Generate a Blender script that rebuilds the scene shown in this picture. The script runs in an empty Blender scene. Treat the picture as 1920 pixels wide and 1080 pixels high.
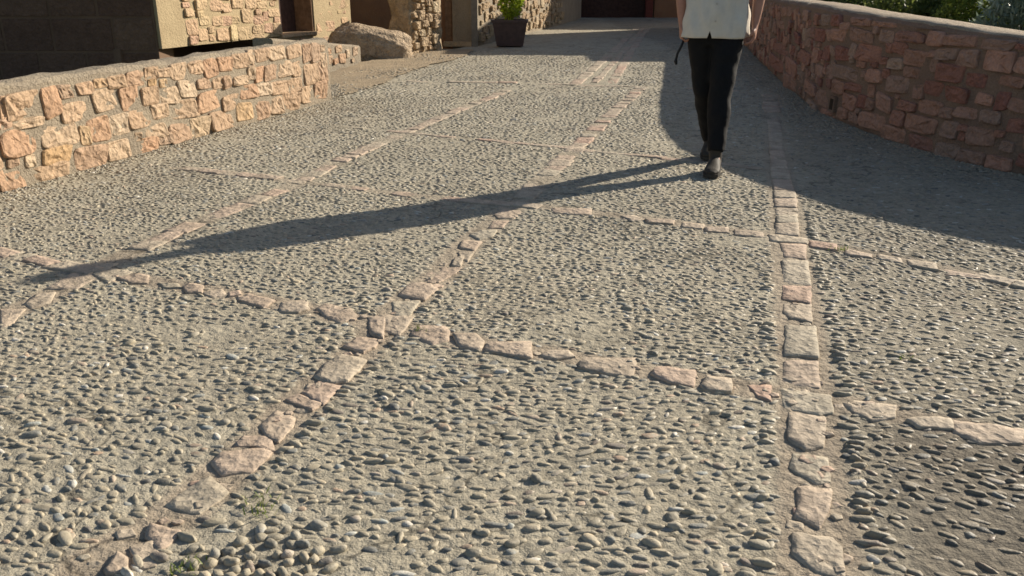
import bpy, bmesh, math, random
import numpy as np
from mathutils import Vector, Matrix, noise

# ------------------------------------------------------------------ camera, sky, sun, exposure
scene = bpy.context.scene
C = scene.collection

cam_data = bpy.data.cameras.new("camera")
cam_data.sensor_width = 36.0
cam_data.lens = 36.0 * 1600.0 / 1920.0
cam_data.clip_start = 0.05
cam_data.clip_end = 3000.0
cam = bpy.data.objects.new("camera", cam_data)
C.objects.link(cam)
cam.location = (0.0, 0.0, 1.2)
cam.rotation_euler = (math.radians(90.0 - 19.83), 0.0, 0.0)
scene.camera = cam

SUN_EL = math.radians(23.9)
SUN_H = Vector((0.815, 0.579)).normalized()          # horizontal direction towards the sun
world = bpy.data.worlds.new("World")
scene.world = world
world.use_nodes = True
wn = world.node_tree.nodes
sky = wn.new("ShaderNodeTexSky")
sky.sky_type = 'NISHITA'
sky.sun_disc = False
sky.sun_elevation = SUN_EL
sky.sun_rotation = math.atan2(SUN_H.x, SUN_H.y)
sky.air_density = 1.0
sky.dust_density = 1.2
wn["Background"].inputs[1].default_value = 0.07
world.node_tree.links.new(sky.outputs[0], wn["Background"].inputs[0])

sun_data = bpy.data.lights.new("sun", 'SUN')
sun_data.energy = 5.0
sun_data.angle = math.radians(0.55)
sun_data.color = (1.0, 0.90, 0.75)
sun = bpy.data.objects.new("sun", sun_data)
C.objects.link(sun)
to_sun = Vector((SUN_H.x * math.cos(SUN_EL), SUN_H.y * math.cos(SUN_EL), math.sin(SUN_EL)))
sun.rotation_euler = to_sun.to_track_quat('Z', 'Y').to_euler()
sun.location = to_sun * 40

scene.view_settings.view_transform = 'Standard'
scene.view_settings.look = 'None'
scene.view_settings.exposure = 0.70
scene.view_settings.gamma = 1.0
scene.view_settings.use_curve_mapping = False

scene.cycles.filter_width = 1.6

rng = random.Random(11)
nr = np.random.default_rng(5)

# ------------------------------------------------------------------ measured layout (metres)
PAVING = [[[0.65,1.66],[0.73,1.64],[0.74,1.61],[0.71,1.51],[0.66,1.53],[0.63,1.59]],[[0.72,1.85],[0.8,1.84],[0.76,1.75],[0.72,1.69],[0.68,1.73]],[[0.76,2.01],[0.84,1.99],[0.81,1.88],[0.77,1.87],[0.73,1.94]],[[0.82,2.24],[0.91,2.21],[0.85,2.05],[0.8,2.04],[0.77,2.09]],[[0.84,2.39],[0.97,2.34],[0.94,2.24],[0.9,2.23],[0.82,2.27]],[[0.91,2.59],[1.01,2.58],[0.96,2.41],[0.86,2.43]],[[1.01,2.9],[1.11,2.89],[1.03,2.63],[0.93,2.65]],[[1.07,3.13],[1.17,3.13],[1.11,2.94],[1.05,2.98],[1.04,3.03]],[[1.13,3.34],[1.24,3.34],[1.17,3.14],[1.08,3.18]],[[1.23,3.68],[1.33,3.66],[1.25,3.37],[1.15,3.4]],[[1.3,3.95],[1.41,3.93],[1.34,3.72],[1.26,3.75]],[[1.29,4.1],[1.45,4.04],[1.42,3.95],[1.27,3.99]],[[1.38,4.3],[1.49,4.3],[1.43,4.1],[1.33,4.13]],[[1.44,4.48],[1.54,4.48],[1.49,4.31],[1.39,4.32]],[[1.48,4.64],[1.59,4.63],[1.55,4.49],[1.44,4.5]],[[1.53,4.84],[1.65,4.84],[1.59,4.65],[1.49,4.68]],[[1.59,5.06],[1.7,5.03],[1.65,4.86],[1.54,4.87]],[[1.66,5.35],[1.76,5.31],[1.7,5.06],[1.6,5.09]],[[1.75,5.7],[1.85,5.62],[1.77,5.36],[1.67,5.4]],[[1.84,6.01],[1.93,5.97],[1.85,5.66],[1.76,5.73]],[[1.93,6.35],[2.02,6.33],[1.94,6.01],[1.85,6.05]],[[2.04,6.73],[2.13,6.71],[2.03,6.37],[1.94,6.39]],[[2.15,7.16],[2.25,7.14],[2.14,6.76],[2.05,6.78]],[[2.27,7.59],[2.36,7.56],[2.26,7.19],[2.17,7.21]],[[2.4,8.06],[2.48,8.03],[2.37,7.61],[2.28,7.64]],[[-0.88,1.53],[-0.88,1.59],[-0.85,1.57],[-0.83,1.52],[-0.87,1.52]],[[-0.86,1.61],[-0.82,1.63],[-0.79,1.6],[-0.78,1.55],[-0.81,1.54]],[[-0.85,1.7],[-0.8,1.68],[-0.77,1.67],[-0.78,1.62],[-0.79,1.6],[-0.84,1.65]],[[-0.84,1.78],[-0.81,1.85],[-0.78,1.9],[-0.71,1.83],[-0.75,1.75],[-0.78,1.75]],[[-0.79,1.97],[-0.78,2.02],[-0.68,2.04],[-0.66,2.02],[-0.68,1.93],[-0.75,1.92]],[[-0.76,2.06],[-0.75,2.11],[-0.68,2.11],[-0.65,2.04],[-0.67,2.04],[-0.71,2.06]],[[-0.72,2.17],[-0.7,2.27],[-0.64,2.22],[-0.63,2.17],[-0.65,2.09],[-0.69,2.12]],[[-0.69,2.33],[-0.66,2.37],[-0.58,2.31],[-0.6,2.27]],[[-0.65,2.38],[-0.61,2.46],[-0.54,2.42],[-0.57,2.31],[-0.59,2.32]],[[-0.63,2.49],[-0.62,2.58],[-0.58,2.65],[-0.49,2.61],[-0.53,2.46],[-0.59,2.45]],[[-0.58,2.72],[-0.55,2.8],[-0.47,2.79],[-0.48,2.72],[-0.51,2.68]],[[-0.54,2.98],[-0.48,3.01],[-0.46,2.8],[-0.51,2.84]],[[-0.53,2.96],[-0.5,3.01],[-0.38,2.99],[-0.39,2.9],[-0.41,2.84],[-0.46,2.86]],[[-0.47,3.15],[-0.37,3.15],[-0.39,3.0],[-0.45,3.0]],[[-0.45,3.23],[-0.42,3.38],[-0.34,3.36],[-0.31,3.3],[-0.35,3.18]],[[-0.39,3.42],[-0.37,3.55],[-0.23,3.58],[-0.25,3.5],[-0.31,3.39]],[[-0.27,3.61],[-0.26,3.72],[-0.22,3.74],[-0.23,3.61]],[[-0.25,3.81],[-0.18,3.82],[-0.2,3.68],[-0.23,3.7]],[[-0.25,3.89],[-0.24,4.01],[-0.15,3.99],[-0.18,3.84]],[[-0.21,4.12],[-0.16,4.19],[-0.08,4.19],[-0.1,4.08],[-0.16,4.03]],[[-0.12,4.25],[-0.1,4.39],[-0.02,4.39],[-0.05,4.25]],[[-0.09,4.51],[-0.05,4.62],[0.05,4.59],[0.01,4.44],[-0.07,4.44]],[[-1.81,3.5],[-1.77,3.57],[-1.66,3.53],[-1.69,3.45],[-1.7,3.39]],[[-1.69,3.45],[-1.62,3.5],[-1.57,3.48],[-1.54,3.39],[-1.6,3.38]],[[-1.36,3.32],[-1.35,3.36],[-1.28,3.33],[-1.26,3.25],[-1.32,3.25]],[[-1.48,3.38],[-1.4,3.37],[-1.37,3.32],[-1.44,3.32]],[[-1.25,3.24],[-1.19,3.29],[-1.14,3.21],[-1.18,3.18]],[[-1.15,3.25],[-1.11,3.27],[-1.09,3.22],[-1.13,3.2]],[[-1.09,3.17],[-1.06,3.23],[-0.94,3.16],[-0.97,3.09]],[[-0.91,3.15],[-0.82,3.17],[-0.79,3.08],[-0.82,3.04],[-0.89,3.05]],[[-0.75,3.07],[-0.73,3.12],[-0.63,3.07],[-0.59,3.0],[-0.64,2.94],[-0.7,2.99]],[[-0.36,2.83],[-0.35,2.91],[-0.25,2.91],[-0.23,2.86],[-0.23,2.79],[-0.28,2.75]],[[-0.21,2.83],[-0.13,2.83],[-0.1,2.77],[-0.11,2.69],[-0.18,2.72]],[[-0.09,2.68],[-0.08,2.75],[0.06,2.75],[0.06,2.62],[-0.0,2.64]],[[0.1,2.64],[0.12,2.68],[0.19,2.68],[0.21,2.63],[0.15,2.61]],[[0.22,2.54],[0.25,2.61],[0.41,2.61],[0.4,2.56],[0.38,2.47],[0.31,2.5]],[[0.45,2.48],[0.48,2.53],[0.59,2.51],[0.56,2.4],[0.5,2.42]],[[0.59,2.4],[0.62,2.46],[0.69,2.44],[0.67,2.36],[0.6,2.37]],[[0.74,2.41],[0.81,2.41],[0.78,2.31],[0.75,2.34]],[[1.0,2.3],[1.03,2.32],[1.14,2.28],[1.11,2.21],[1.04,2.19],[1.01,2.24]],[[1.14,2.19],[1.21,2.21],[1.27,2.2],[1.25,2.14],[1.16,2.15]],[[1.28,2.18],[1.36,2.17],[1.44,2.14],[1.4,2.07],[1.29,2.07],[1.25,2.12]],[[0.23,4.64],[0.43,4.62],[0.42,4.5],[0.23,4.54]],[[0.59,4.46],[0.66,4.48],[0.7,4.39],[0.64,4.36]],[[0.71,4.39],[0.85,4.37],[0.83,4.29],[0.71,4.32]],[[0.9,4.34],[1.0,4.3],[0.97,4.22],[0.88,4.25]],[[1.0,4.24],[1.11,4.24],[1.09,4.15],[0.99,4.17]],[[1.14,4.19],[1.26,4.14],[1.24,4.06],[1.12,4.1]],[[1.46,4.01],[1.56,3.94],[1.53,3.85],[1.43,3.91]],[[1.59,3.88],[1.67,3.79],[1.65,3.74],[1.56,3.79]],[[1.71,3.79],[1.78,3.73],[1.76,3.66],[1.68,3.73]],[[1.81,3.71],[1.9,3.65],[1.87,3.56],[1.78,3.63]],[[1.92,3.58],[2.01,3.52],[2.01,3.46],[1.89,3.51]],[[-1.98,3.08],[-1.89,3.08],[-1.86,2.94],[-1.88,2.9]],[[-1.92,3.14],[-1.93,3.24],[-1.87,3.27],[-1.83,3.16],[-1.87,3.1]]]
LEFT_STONES = [[2.223,0.405,2.499,0.558],[2.519,0.388,2.651,0.568],[2.66,0.481,2.777,0.559],[2.654,0.316,2.868,0.443],[2.825,0.487,2.965,0.559],[2.99,0.513,3.092,0.567],[3.116,0.488,3.283,0.571],[2.958,0.354,3.182,0.488],[2.18,0.41,2.274,0.546],[2.157,0.364,2.234,0.411],[2.139,0.188,2.406,0.348],[2.244,0.347,2.462,0.396],[2.469,0.193,2.754,0.33],[2.784,0.155,2.859,0.278],[2.869,0.161,3.043,0.313],[2.688,0.0,2.982,0.14],[2.443,0.087,2.66,0.183],[2.271,-0.027,2.61,0.097],[2.074,-0.024,2.247,0.122],[3.123,0.499,3.284,0.567],[3.306,0.481,3.516,0.579],[3.531,0.512,3.651,0.588],[3.659,0.515,3.806,0.566],[3.814,0.472,3.99,0.586],[4.051,0.498,4.222,0.593],[4.246,0.456,4.427,0.595],[4.459,0.482,4.66,0.592],[3.22,0.321,3.419,0.475],[3.449,0.321,3.628,0.455],[3.657,0.308,3.885,0.425],[3.896,0.333,4.117,0.454],[4.14,0.372,4.309,0.446],[4.344,0.354,4.602,0.43],[4.12,0.188,4.45,0.339],[3.55,0.214,3.729,0.313],[3.754,0.179,4.074,0.304],[3.268,0.186,3.512,0.307],[3.091,0.165,3.259,0.307],[3.439,0.081,3.655,0.175],[3.312,-0.013,3.535,0.089],[3.723,-0.005,3.958,0.139],[3.983,-0.002,4.221,0.147],[4.25,0.019,4.612,0.155],[3.005,0.003,3.219,0.133],[3.561,0.02,3.707,0.099],[4.673,0.486,4.904,0.594],[4.92,0.5,5.016,0.61],[5.05,0.51,5.262,0.618],[5.286,0.498,5.566,0.62],[5.592,0.489,5.893,0.626],[5.926,0.435,6.06,0.61],[6.086,0.418,6.29,0.603],[4.894,0.369,4.981,0.48],[4.998,0.338,5.179,0.456],[5.182,0.334,5.392,0.465],[5.419,0.335,5.664,0.47],[5.675,0.318,5.862,0.446],[5.902,0.209,6.189,0.405],[6.221,0.229,6.392,0.406],[4.488,0.34,4.62,0.427],[4.668,0.346,4.872,0.405],[4.751,0.221,5.01,0.322],[5.023,0.21,5.269,0.314],[5.282,0.186,5.599,0.305],[5.626,0.175,5.825,0.297],[4.464,0.151,4.724,0.273],[4.653,0.038,4.898,0.179],[4.949,-0.0,5.192,0.162],[5.209,0.014,5.412,0.16],[5.429,0.009,5.76,0.164],[5.796,0.032,6.091,0.193],[6.112,0.044,6.347,0.21]]
RIGHT_STONES = [[6.073,0.838,6.488,0.927],[5.989,0.705,6.477,0.807],[6.556,0.672,6.915,0.779],[6.38,0.519,6.737,0.632],[5.804,0.565,6.214,0.684],[5.658,0.727,5.872,0.818],[5.633,0.848,5.983,0.937],[5.258,0.749,5.646,0.829],[5.161,0.586,5.416,0.699],[5.323,0.365,5.612,0.482],[6.07,0.368,6.66,0.485],[5.705,0.41,5.946,0.509],[5.945,0.296,6.332,0.361],[5.479,0.208,5.744,0.33],[6.025,-0.032,6.504,0.099],[5.559,0.046,5.965,0.171],[5.267,-0.009,5.527,0.111],[4.906,0.106,5.274,0.231],[5.185,0.252,5.405,0.322],[5.134,0.35,5.25,0.452],[4.937,0.405,5.123,0.494],[4.901,-0.003,5.152,0.099],[6.373,0.234,6.707,0.342],[5.052,0.865,5.383,0.942],[5.023,0.747,5.217,0.846],[6.057,0.137,6.403,0.255],[4.905,0.266,5.163,0.356],[4.723,0.767,5.01,0.894],[4.401,0.759,4.662,0.87],[4.267,0.774,4.375,0.871],[4.649,0.632,4.837,0.742],[4.365,0.629,4.608,0.75],[4.767,0.52,5.005,0.628],[4.876,0.661,5.058,0.737],[4.552,0.509,4.709,0.587],[4.671,0.382,4.903,0.489],[4.445,0.394,4.589,0.466],[4.25,0.539,4.447,0.599],[4.329,0.382,4.417,0.493],[4.179,0.389,4.311,0.468],[4.555,0.289,4.745,0.353],[4.355,0.287,4.523,0.36],[4.376,0.129,4.6,0.239],[4.703,0.136,4.844,0.245],[4.636,-0.008,4.855,0.091],[4.408,-0.008,4.609,0.077],[4.203,0.127,4.298,0.188],[4.152,0.26,4.268,0.34],[4.18,-0.004,4.36,0.078],[4.233,0.628,4.335,0.735],[8.025,0.794,8.664,0.902],[7.479,0.775,7.918,0.876],[7.079,0.791,7.394,0.892],[6.67,0.803,7.036,0.9],[7.122,0.636,7.561,0.744],[6.934,0.658,7.034,0.762],[7.052,0.318,7.421,0.414],[6.926,0.491,7.192,0.618],[6.742,0.247,6.959,0.33],[7.339,0.421,7.624,0.564],[7.673,0.374,8.419,0.489],[8.4,0.518,9.204,0.642],[9.141,0.677,9.86,0.744],[9.843,0.615,10.552,0.7],[9.198,0.319,10.536,0.428],[9.689,0.084,11.071,0.24],[8.502,0.143,9.542,0.32],[8.123,-0.017,9.177,0.154],[7.215,0.096,7.952,0.23],[6.777,0.057,7.157,0.206],[7.066,-0.057,7.682,0.052],[6.474,-0.057,6.9,0.056]]
FACADE_STONES = [[0.543,0.512,0.741,0.693],[0.785,0.832,1.032,0.945],[0.763,0.42,0.975,0.552],[1.196,0.393,1.447,0.547],[1.515,0.386,1.662,0.562],[1.692,0.361,1.997,0.531],[1.838,0.604,2.077,0.783],[1.606,0.813,1.869,0.929],[1.34,0.598,1.547,0.707],[1.124,0.607,1.324,0.706],[0.828,0.621,1.019,0.717],[2.079,0.447,2.328,0.553],[2.403,0.441,2.588,0.56],[2.644,0.408,2.835,0.559],[2.397,0.612,2.525,0.739],[1.581,0.616,1.728,0.69],[1.102,0.796,1.363,0.921],[1.374,0.78,1.58,0.879],[2.535,0.673,2.818,0.772],[2.411,0.281,2.597,0.38],[2.617,0.267,2.827,0.378],[2.041,0.34,2.326,0.427],[0.54,0.746,0.707,0.84],[1.971,0.808,2.196,0.922],[2.246,0.8,2.517,0.877]]
RIGHT_CURVE = [[6.2,2.6],[5.95,2.825],[5.45,3.275],[4.975,3.738],[4.525,4.212],[4.162,4.588],[3.888,4.862],[3.652,5.115],[3.458,5.345],[3.3,5.645],[3.18,6.015],[3.088,6.4],[3.022,6.8],[2.98,7.2],[2.96,7.6],[2.968,8.025],[3.003,8.475],[3.09,9.125],[3.23,9.975],[3.392,10.94],[3.577,12.02],[3.858,13.582],[4.232,15.628],[4.565,17.338],[4.855,18.712],[5.0,19.4]]
WEEP_HOLE = [6.44,0.075,6.733,0.177]
RIBBONS = {"R":[[0.64,1.44],[0.69,1.6],[0.74,1.79],[0.79,1.96],[0.85,2.16],[0.96,2.55],[1.02,2.77],[1.14,3.2],[1.25,3.61],[1.35,4.02],[1.5,4.53],[1.67,5.17],[1.94,6.2],[2.43,8.01],[2.85,9.57]],"L":[[-0.92,1.55],[-0.85,1.66],[-0.78,1.82],[-0.72,2.01],[-0.67,2.22],[-0.62,2.4],[-0.56,2.55],[-0.51,2.77],[-0.44,3.08],[-0.37,3.3],[-0.3,3.53],[-0.21,3.98],[-0.11,4.32],[-0.03,4.57],[0.08,4.9],[0.34,5.91],[0.81,7.69],[1.52,10.31]],"LL":[[-2.04,2.73],[-1.94,3.0],[-1.88,3.2],[-1.82,3.65],[-1.64,4.37],[-1.38,5.17],[-1.21,6.01],[-0.83,7.4],[0.0,10.31]],"T1":[[-2.75,3.98],[-2.2,3.72],[-1.82,3.53],[-1.48,3.39],[-1.04,3.19],[-0.85,3.11],[-0.65,3.0],[-0.47,2.93],[-0.31,2.86],[-0.15,2.77],[0.0,2.7],[0.15,2.66],[0.32,2.57],[0.5,2.48],[0.64,2.43],[0.76,2.38],[0.9,2.34],[1.07,2.27],[1.2,2.19],[1.36,2.13],[1.48,2.01]],"T2":[[-2.28,5.73],[-1.87,5.56],[-1.35,5.32],[-0.85,5.1],[-0.34,4.87],[0.08,4.71],[0.33,4.61],[0.66,4.44],[0.94,4.29],[1.24,4.14],[1.39,4.02],[1.54,3.93],[1.69,3.81],[1.84,3.68],[2.02,3.52],[2.24,3.26]],"T3":[[-1.48,7.46],[-0.8,7.13],[0.0,6.68],[0.56,6.37],[1.08,6.1],[1.54,5.82],[1.88,5.48]],"T4":[[-2.16,11.05],[-1.35,11.05],[0.0,10.81],[1.47,10.42],[2.24,10.15],[2.89,9.8]]}
LEFT_CURVE = [(-3.60, 3.02), (-3.07, 5.01), (-1.93, 9.28)]

# ------------------------------------------------------------------ helpers
def tag(o, label=None, cat=None, group=None, kind=None):
    if label: o["label"] = label
    if cat: o["category"] = cat
    if group: o["group"] = group
    if kind: o["kind"] = kind
    return o

def mesh(name, verts, faces, mats, smooth=False):
    m = bpy.data.meshes.new(name)
    m.from_pydata([tuple(v) for v in verts], [], faces)
    if not isinstance(mats, (list, tuple)): mats = [mats]
    for x in mats: m.materials.append(x)
    if smooth:
        m.polygons.foreach_set("use_smooth", [True] * len(m.polygons))
    m.update()
    return m

def link(name, data, parent=None, loc=None):
    o = bpy.data.objects.new(name, data)
    C.objects.link(o)
    if loc is not None: o.location = loc
    if parent is not None: o.parent = parent
    return o

def obj(name, verts, faces, mat, parent=None, smooth=False, loc=None):
    return link(name, mesh(name, verts, faces, mat, smooth), parent, loc)

def empty(name, loc=(0, 0, 0)):
    o = bpy.data.objects.new(name, None)
    o.empty_display_size = 0.2
    C.objects.link(o); o.location = loc
    return o

class MB:
    """collects shapes of one part"""
    def __init__(s): s.v = []; s.f = []
    def add(s, v, f):
        b = len(s.v); s.v += [tuple(q) for q in v]; s.f += [tuple(i + b for i in q) for q in f]
    def box(s, a, b):
        x0, y0, z0 = a; x1, y1, z1 = b
        s.add([(x0,y0,z0),(x1,y0,z0),(x1,y1,z0),(x0,y1,z0),(x0,y0,z1),(x1,y0,z1),(x1,y1,z1),(x0,y1,z1)],
              [(0,3,2,1),(4,5,6,7),(0,1,5,4),(1,2,6,5),(2,3,7,6),(3,0,4,7)])
    def prism(s, poly, z0, z1):
        n = len(poly)
        a = sum(poly[i][0]*poly[(i+1)%n][1]-poly[(i+1)%n][0]*poly[i][1] for i in range(n))
        if a < 0: poly = poly[::-1]
        s.add([(x,y,z0) for x,y in poly]+[(x,y,z1) for x,y in poly],
              [tuple(range(n-1,-1,-1)), tuple(range(n,2*n))]+[(i,(i+1)%n,n+(i+1)%n,n+i) for i in range(n)])
    def tube(s, pts, rad, n=14, side=None, caps=True):
        """rad: r or (ra, rb) per point; side: reference direction of ra"""
        pts = [Vector(p) for p in pts]; rings = []
        ref = Vector(side) if side else None
        for i, p in enumerate(pts):
            t = (pts[min(i+1,len(pts)-1)] - pts[max(i-1,0)]).normalized()
            r0 = ref if ref is not None else (Vector((1,0,0)) if abs(t.x) < .8 else Vector((0,1,0)))
            u = (r0 - t*r0.dot(t)).normalized(); w = t.cross(u)
            ra, rb = rad[i] if isinstance(rad[i], (tuple, list)) else (rad[i], rad[i])
            rings.append([p + u*ra*math.cos(2*math.pi*k/n) + w*rb*math.sin(2*math.pi*k/n) for k in range(n)])
        v = [q for r in rings for q in r]; f = []
        for i in range(len(pts)-1):
            for k in range(n):
                f.append((i*n+k, i*n+(k+1)%n, (i+1)*n+(k+1)%n, (i+1)*n+k))
        if caps:
            f += [tuple(range(n-1,-1,-1)), tuple(range((len(pts)-1)*n, len(pts)*n))]
        s.add(v, f)
    def ball(s, c, r, nu=16, nv=10):
        if not isinstance(r, (tuple, list)): r = (r, r, r)
        v = [(c[0], c[1], c[2]-r[2])]; f = []
        for i in range(1, nv):
            ph = -math.pi/2 + math.pi*i/nv
            for k in range(nu):
                th = 2*math.pi*k/nu
                v.append((c[0]+r[0]*math.cos(ph)*math.cos(th), c[1]+r[1]*math.cos(ph)*math.sin(th), c[2]+r[2]*math.sin(ph)))
        v.append((c[0], c[1], c[2]+r[2])); top = len(v)-1
        for k in range(nu):
            f.append((0, 1+(k+1)%nu, 1+k)); b = 1+(nv-2)*nu
            f.append((b+k, b+(k+1)%nu, top))
        for i in range(nv-2):
            for k in range(nu):
                a = 1+i*nu
                f.append((a+k, a+(k+1)%nu, a+nu+(k+1)%nu, a+nu+k))
        s.add(v, f)
    def build(s, name, mat, parent=None, smooth=False, loc=None):
        return obj(name, s.v, s.f, mat, parent, smooth, loc)

# ------------------------------------------------------------------ materials
def material(name, build):
    m = bpy.data.materials.new(name); m.use_nodes = True
    nt = m.node_tree; b = nt.nodes["Principled BSDF"]
    build(nt, b)
    return m

def N(nt, t, **kw):
    n = nt.nodes.new(t)
    for k, v in kw.items(): setattr(n, k, v)
    return n

def ramp(nt, fac, stops, interp='LINEAR'):
    r = N(nt, "ShaderNodeValToRGB"); e = r.color_ramp.elements
    r.color_ramp.interpolation = interp
    while len(e) < len(stops): e.new(0.5)
    for i, (p, c) in enumerate(stops):
        e[i].position = p; e[i].color = (c[0], c[1], c[2], 1) if not isinstance(c, float) else (c, c, c, 1)
    nt.links.new(fac, r.inputs[0])
    return r.outputs[0]

def noise_tex(nt, scale, detail=4, rough=0.55, coord=None, dist=0.0):
    n = N(nt, "ShaderNodeTexNoise")
    n.inputs["Scale"].default_value = scale; n.inputs["Detail"].default_value = detail
    n.inputs["Roughness"].default_value = rough; n.inputs["Distortion"].default_value = dist
    if coord is not None: nt.links.new(coord, n.inputs["Vector"])
    return n.outputs["Fac"]

def mixc(nt, fac, a, b, mode='MIX'):
    m = N(nt, "ShaderNodeMix", data_type='RGBA', blend_type=mode)
    for s, v in ((m.inputs[0], fac), (m.inputs[6], a), (m.inputs[7], b)):
        if hasattr(v, "is_linked") or hasattr(v, "links"): nt.links.new(v, s)
        elif isinstance(v, (int, float)): s.default_value = v
        else: s.default_value = (v[0], v[1], v[2], 1)
    return m.outputs[2]

def bump(nt, b, layers):
    """layers: (height socket, strength, distance)"""
    prev = None
    for h, st, d in layers:
        n = N(nt, "ShaderNodeBump"); n.inputs["Strength"].default_value = st; n.inputs["Distance"].default_value = d
        nt.links.new(h, n.inputs["Height"])
        if prev is not None: nt.links.new(prev, n.inputs["Normal"])
        prev = n.outputs[0]
    nt.links.new(prev, b.inputs["Normal"])

def geo(nt): return N(nt, "ShaderNodeNewGeometry").outputs["Position"]

def stone_material(name, stops, rough=0.85, grain=60, mottling=0.35, relief=0.006, spec=0.25, chip=22):
    def build(nt, b):
        p = geo(nt)
        rnd = N(nt, "ShaderNodeObjectInfo").outputs["Random"]
        base = ramp(nt, rnd, stops)
        n1 = noise_tex(nt, 9, 5, 0.62, p, 0.6); n2 = noise_tex(nt, grain, 5, 0.65, p)
        dark = ramp(nt, n1, [(0.30, 0.62), (0.62, 1.12)])
        col = mixc(nt, mottling * 1.6 if mottling < .6 else 1.0, base, mixc(nt, 1.0, base, dark, 'MULTIPLY'))
        fine = ramp(nt, n2, [(0.32, 0.72), (0.66, 1.15)])
        col = mixc(nt, 0.75, col, mixc(nt, 1.0, col, fine, 'MULTIPLY'))
        nt.links.new(col, b.inputs["Base Color"])
        b.inputs["Roughness"].default_value = rough
        b.inputs["Specular IOR Level"].default_value = spec
        vo = N(nt, "ShaderNodeTexVoronoi"); vo.inputs["Scale"].default_value = chip; vo.inputs["Randomness"].default_value = 1.0
        wv = N(nt, "ShaderNodeVectorMath", operation='ADD'); nz = N(nt, "ShaderNodeTexNoise"); nz.inputs["Scale"].default_value = chip*.7; nz.inputs["Detail"].default_value = 3
        nt.links.new(p, nz.inputs["Vector"]); sc = N(nt, "ShaderNodeVectorMath", operation='SCALE'); sc.inputs["Scale"].default_value = 1.2/chip
        nt.links.new(nz.outputs["Color"], sc.inputs[0]); nt.links.new(p, wv.inputs[0]); nt.links.new(sc.outputs[0], wv.inputs[1]); nt.links.new(wv.outputs[0], vo.inputs["Vector"])
        bump(nt, b, [(vo.outputs["Distance"], 0.7, relief * 3), (n1, 0.6, relief * 4), (n2, 0.8, relief * 1.2)])
    return material(name, build)

M = {}
M['left_stone'] = stone_material("warm limestone", [(0.0, (.42,.295,.19)), (0.2, (.37,.255,.165)), (0.42, (.45,.335,.225)), (0.6, (.42,.26,.16)), (0.75, (.33,.235,.16)), (0.86, (.44,.29,.155)), (0.93, (.46,.36,.25)), (1.0, (.39,.235,.16))])
M['right_stone'] = stone_material("red sandstone", [(0.0, (.40,.23,.16)), (0.22, (.33,.18,.125)), (0.42, (.29,.20,.15)), (0.62, (.43,.24,.17)), (0.76, (.31,.15,.105)), (0.88, (.26,.115,.085)), (1.0, (.38,.27,.20))])
M['facade_stone'] = stone_material("golden facade stone", [(0.0, (.50,.38,.22)), (0.35, (.46,.33,.20)), (0.6, (.52,.36,.22)), (0.8, (.44,.28,.19)), (1.0, (.54,.42,.24))])
M['paving_stone'] = stone_material("pink paving stone", [(0.0, (.42,.325,.245)), (0.3, (.41,.345,.26)), (0.55, (.44,.335,.255)), (0.75, (.40,.35,.265)), (1.0, (.43,.30,.225))], rough=0.8, grain=110, relief=0.0025, mottling=.5, chip=38)
M['dark_stone'] = stone_material("dark brown ashlar", [(0.0, (.15,.09,.06)), (0.5, (.125,.073,.05)), (1.0, (.17,.105,.07))], rough=0.9)  # dark brown is the stone's own colour
M['rough_stone'] = stone_material("rough rubble", [(0.0, (.44,.33,.20)), (0.5, (.40,.28,.17)), (1.0, (.47,.37,.24))], mottling=.6, relief=.012)
M['boulder'] = stone_material("boulder rock", [(0.0, (.47,.36,.245)), (1.0, (.47,.36,.245))], mottling=.6, relief=.02)

def mortar_material(name, c0, c1, relief=0.004):
    def build(nt, b):
        p = geo(nt)
        n1 = noise_tex(nt, 3.0, 6, 0.6, p); n2 = noise_tex(nt, 90, 4, 0.7, p); n3 = noise_tex(nt, 28, 3, 0.6, p)
        col = ramp(nt, n1, [(0.3, c0), (0.7, c1)])
        col = mixc(nt, 0.8, col, mixc(nt, 1.0, col, ramp(nt, n2, [(0.3, 0.7), (0.68, 1.15)]), 'MULTIPLY'))
        nt.links.new(col, b.inputs["Base Color"])
        b.inputs["Roughness"].default_value = 0.92; b.inputs["Specular IOR Level"].default_value = 0.2
        bump(nt, b, [(n3, 0.6, relief * 2.5), (n2, 0.8, relief)])
    return material(name, build)

M['wall_mortar'] = mortar_material("wall mortar", (.36,.30,.22), (.27,.225,.17), .018)
M['right_mortar'] = mortar_material("right wall mortar", (.27,.18,.125), (.20,.135,.10), .012)
M['coping'] = mortar_material("pale lime coping", (.44,.355,.26), (.34,.27,.195), .014)
M['plaster'] = mortar_material("yellow plaster", (.47,.37,.225), (.37,.285,.17), .008)
M['brown_plaster'] = mortar_material("brown plaster", (.30,.17,.095), (.24,.13,.075), .004)
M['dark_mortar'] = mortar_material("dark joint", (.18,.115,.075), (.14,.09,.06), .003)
M['dirt'] = mortar_material("packed dirt", (.42,.33,.22), (.30,.24,.165), .02)
M['earth'] = mortar_material("dry hillside earth", (.16,.15,.07), (.10,.11,.04), .02)

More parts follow.
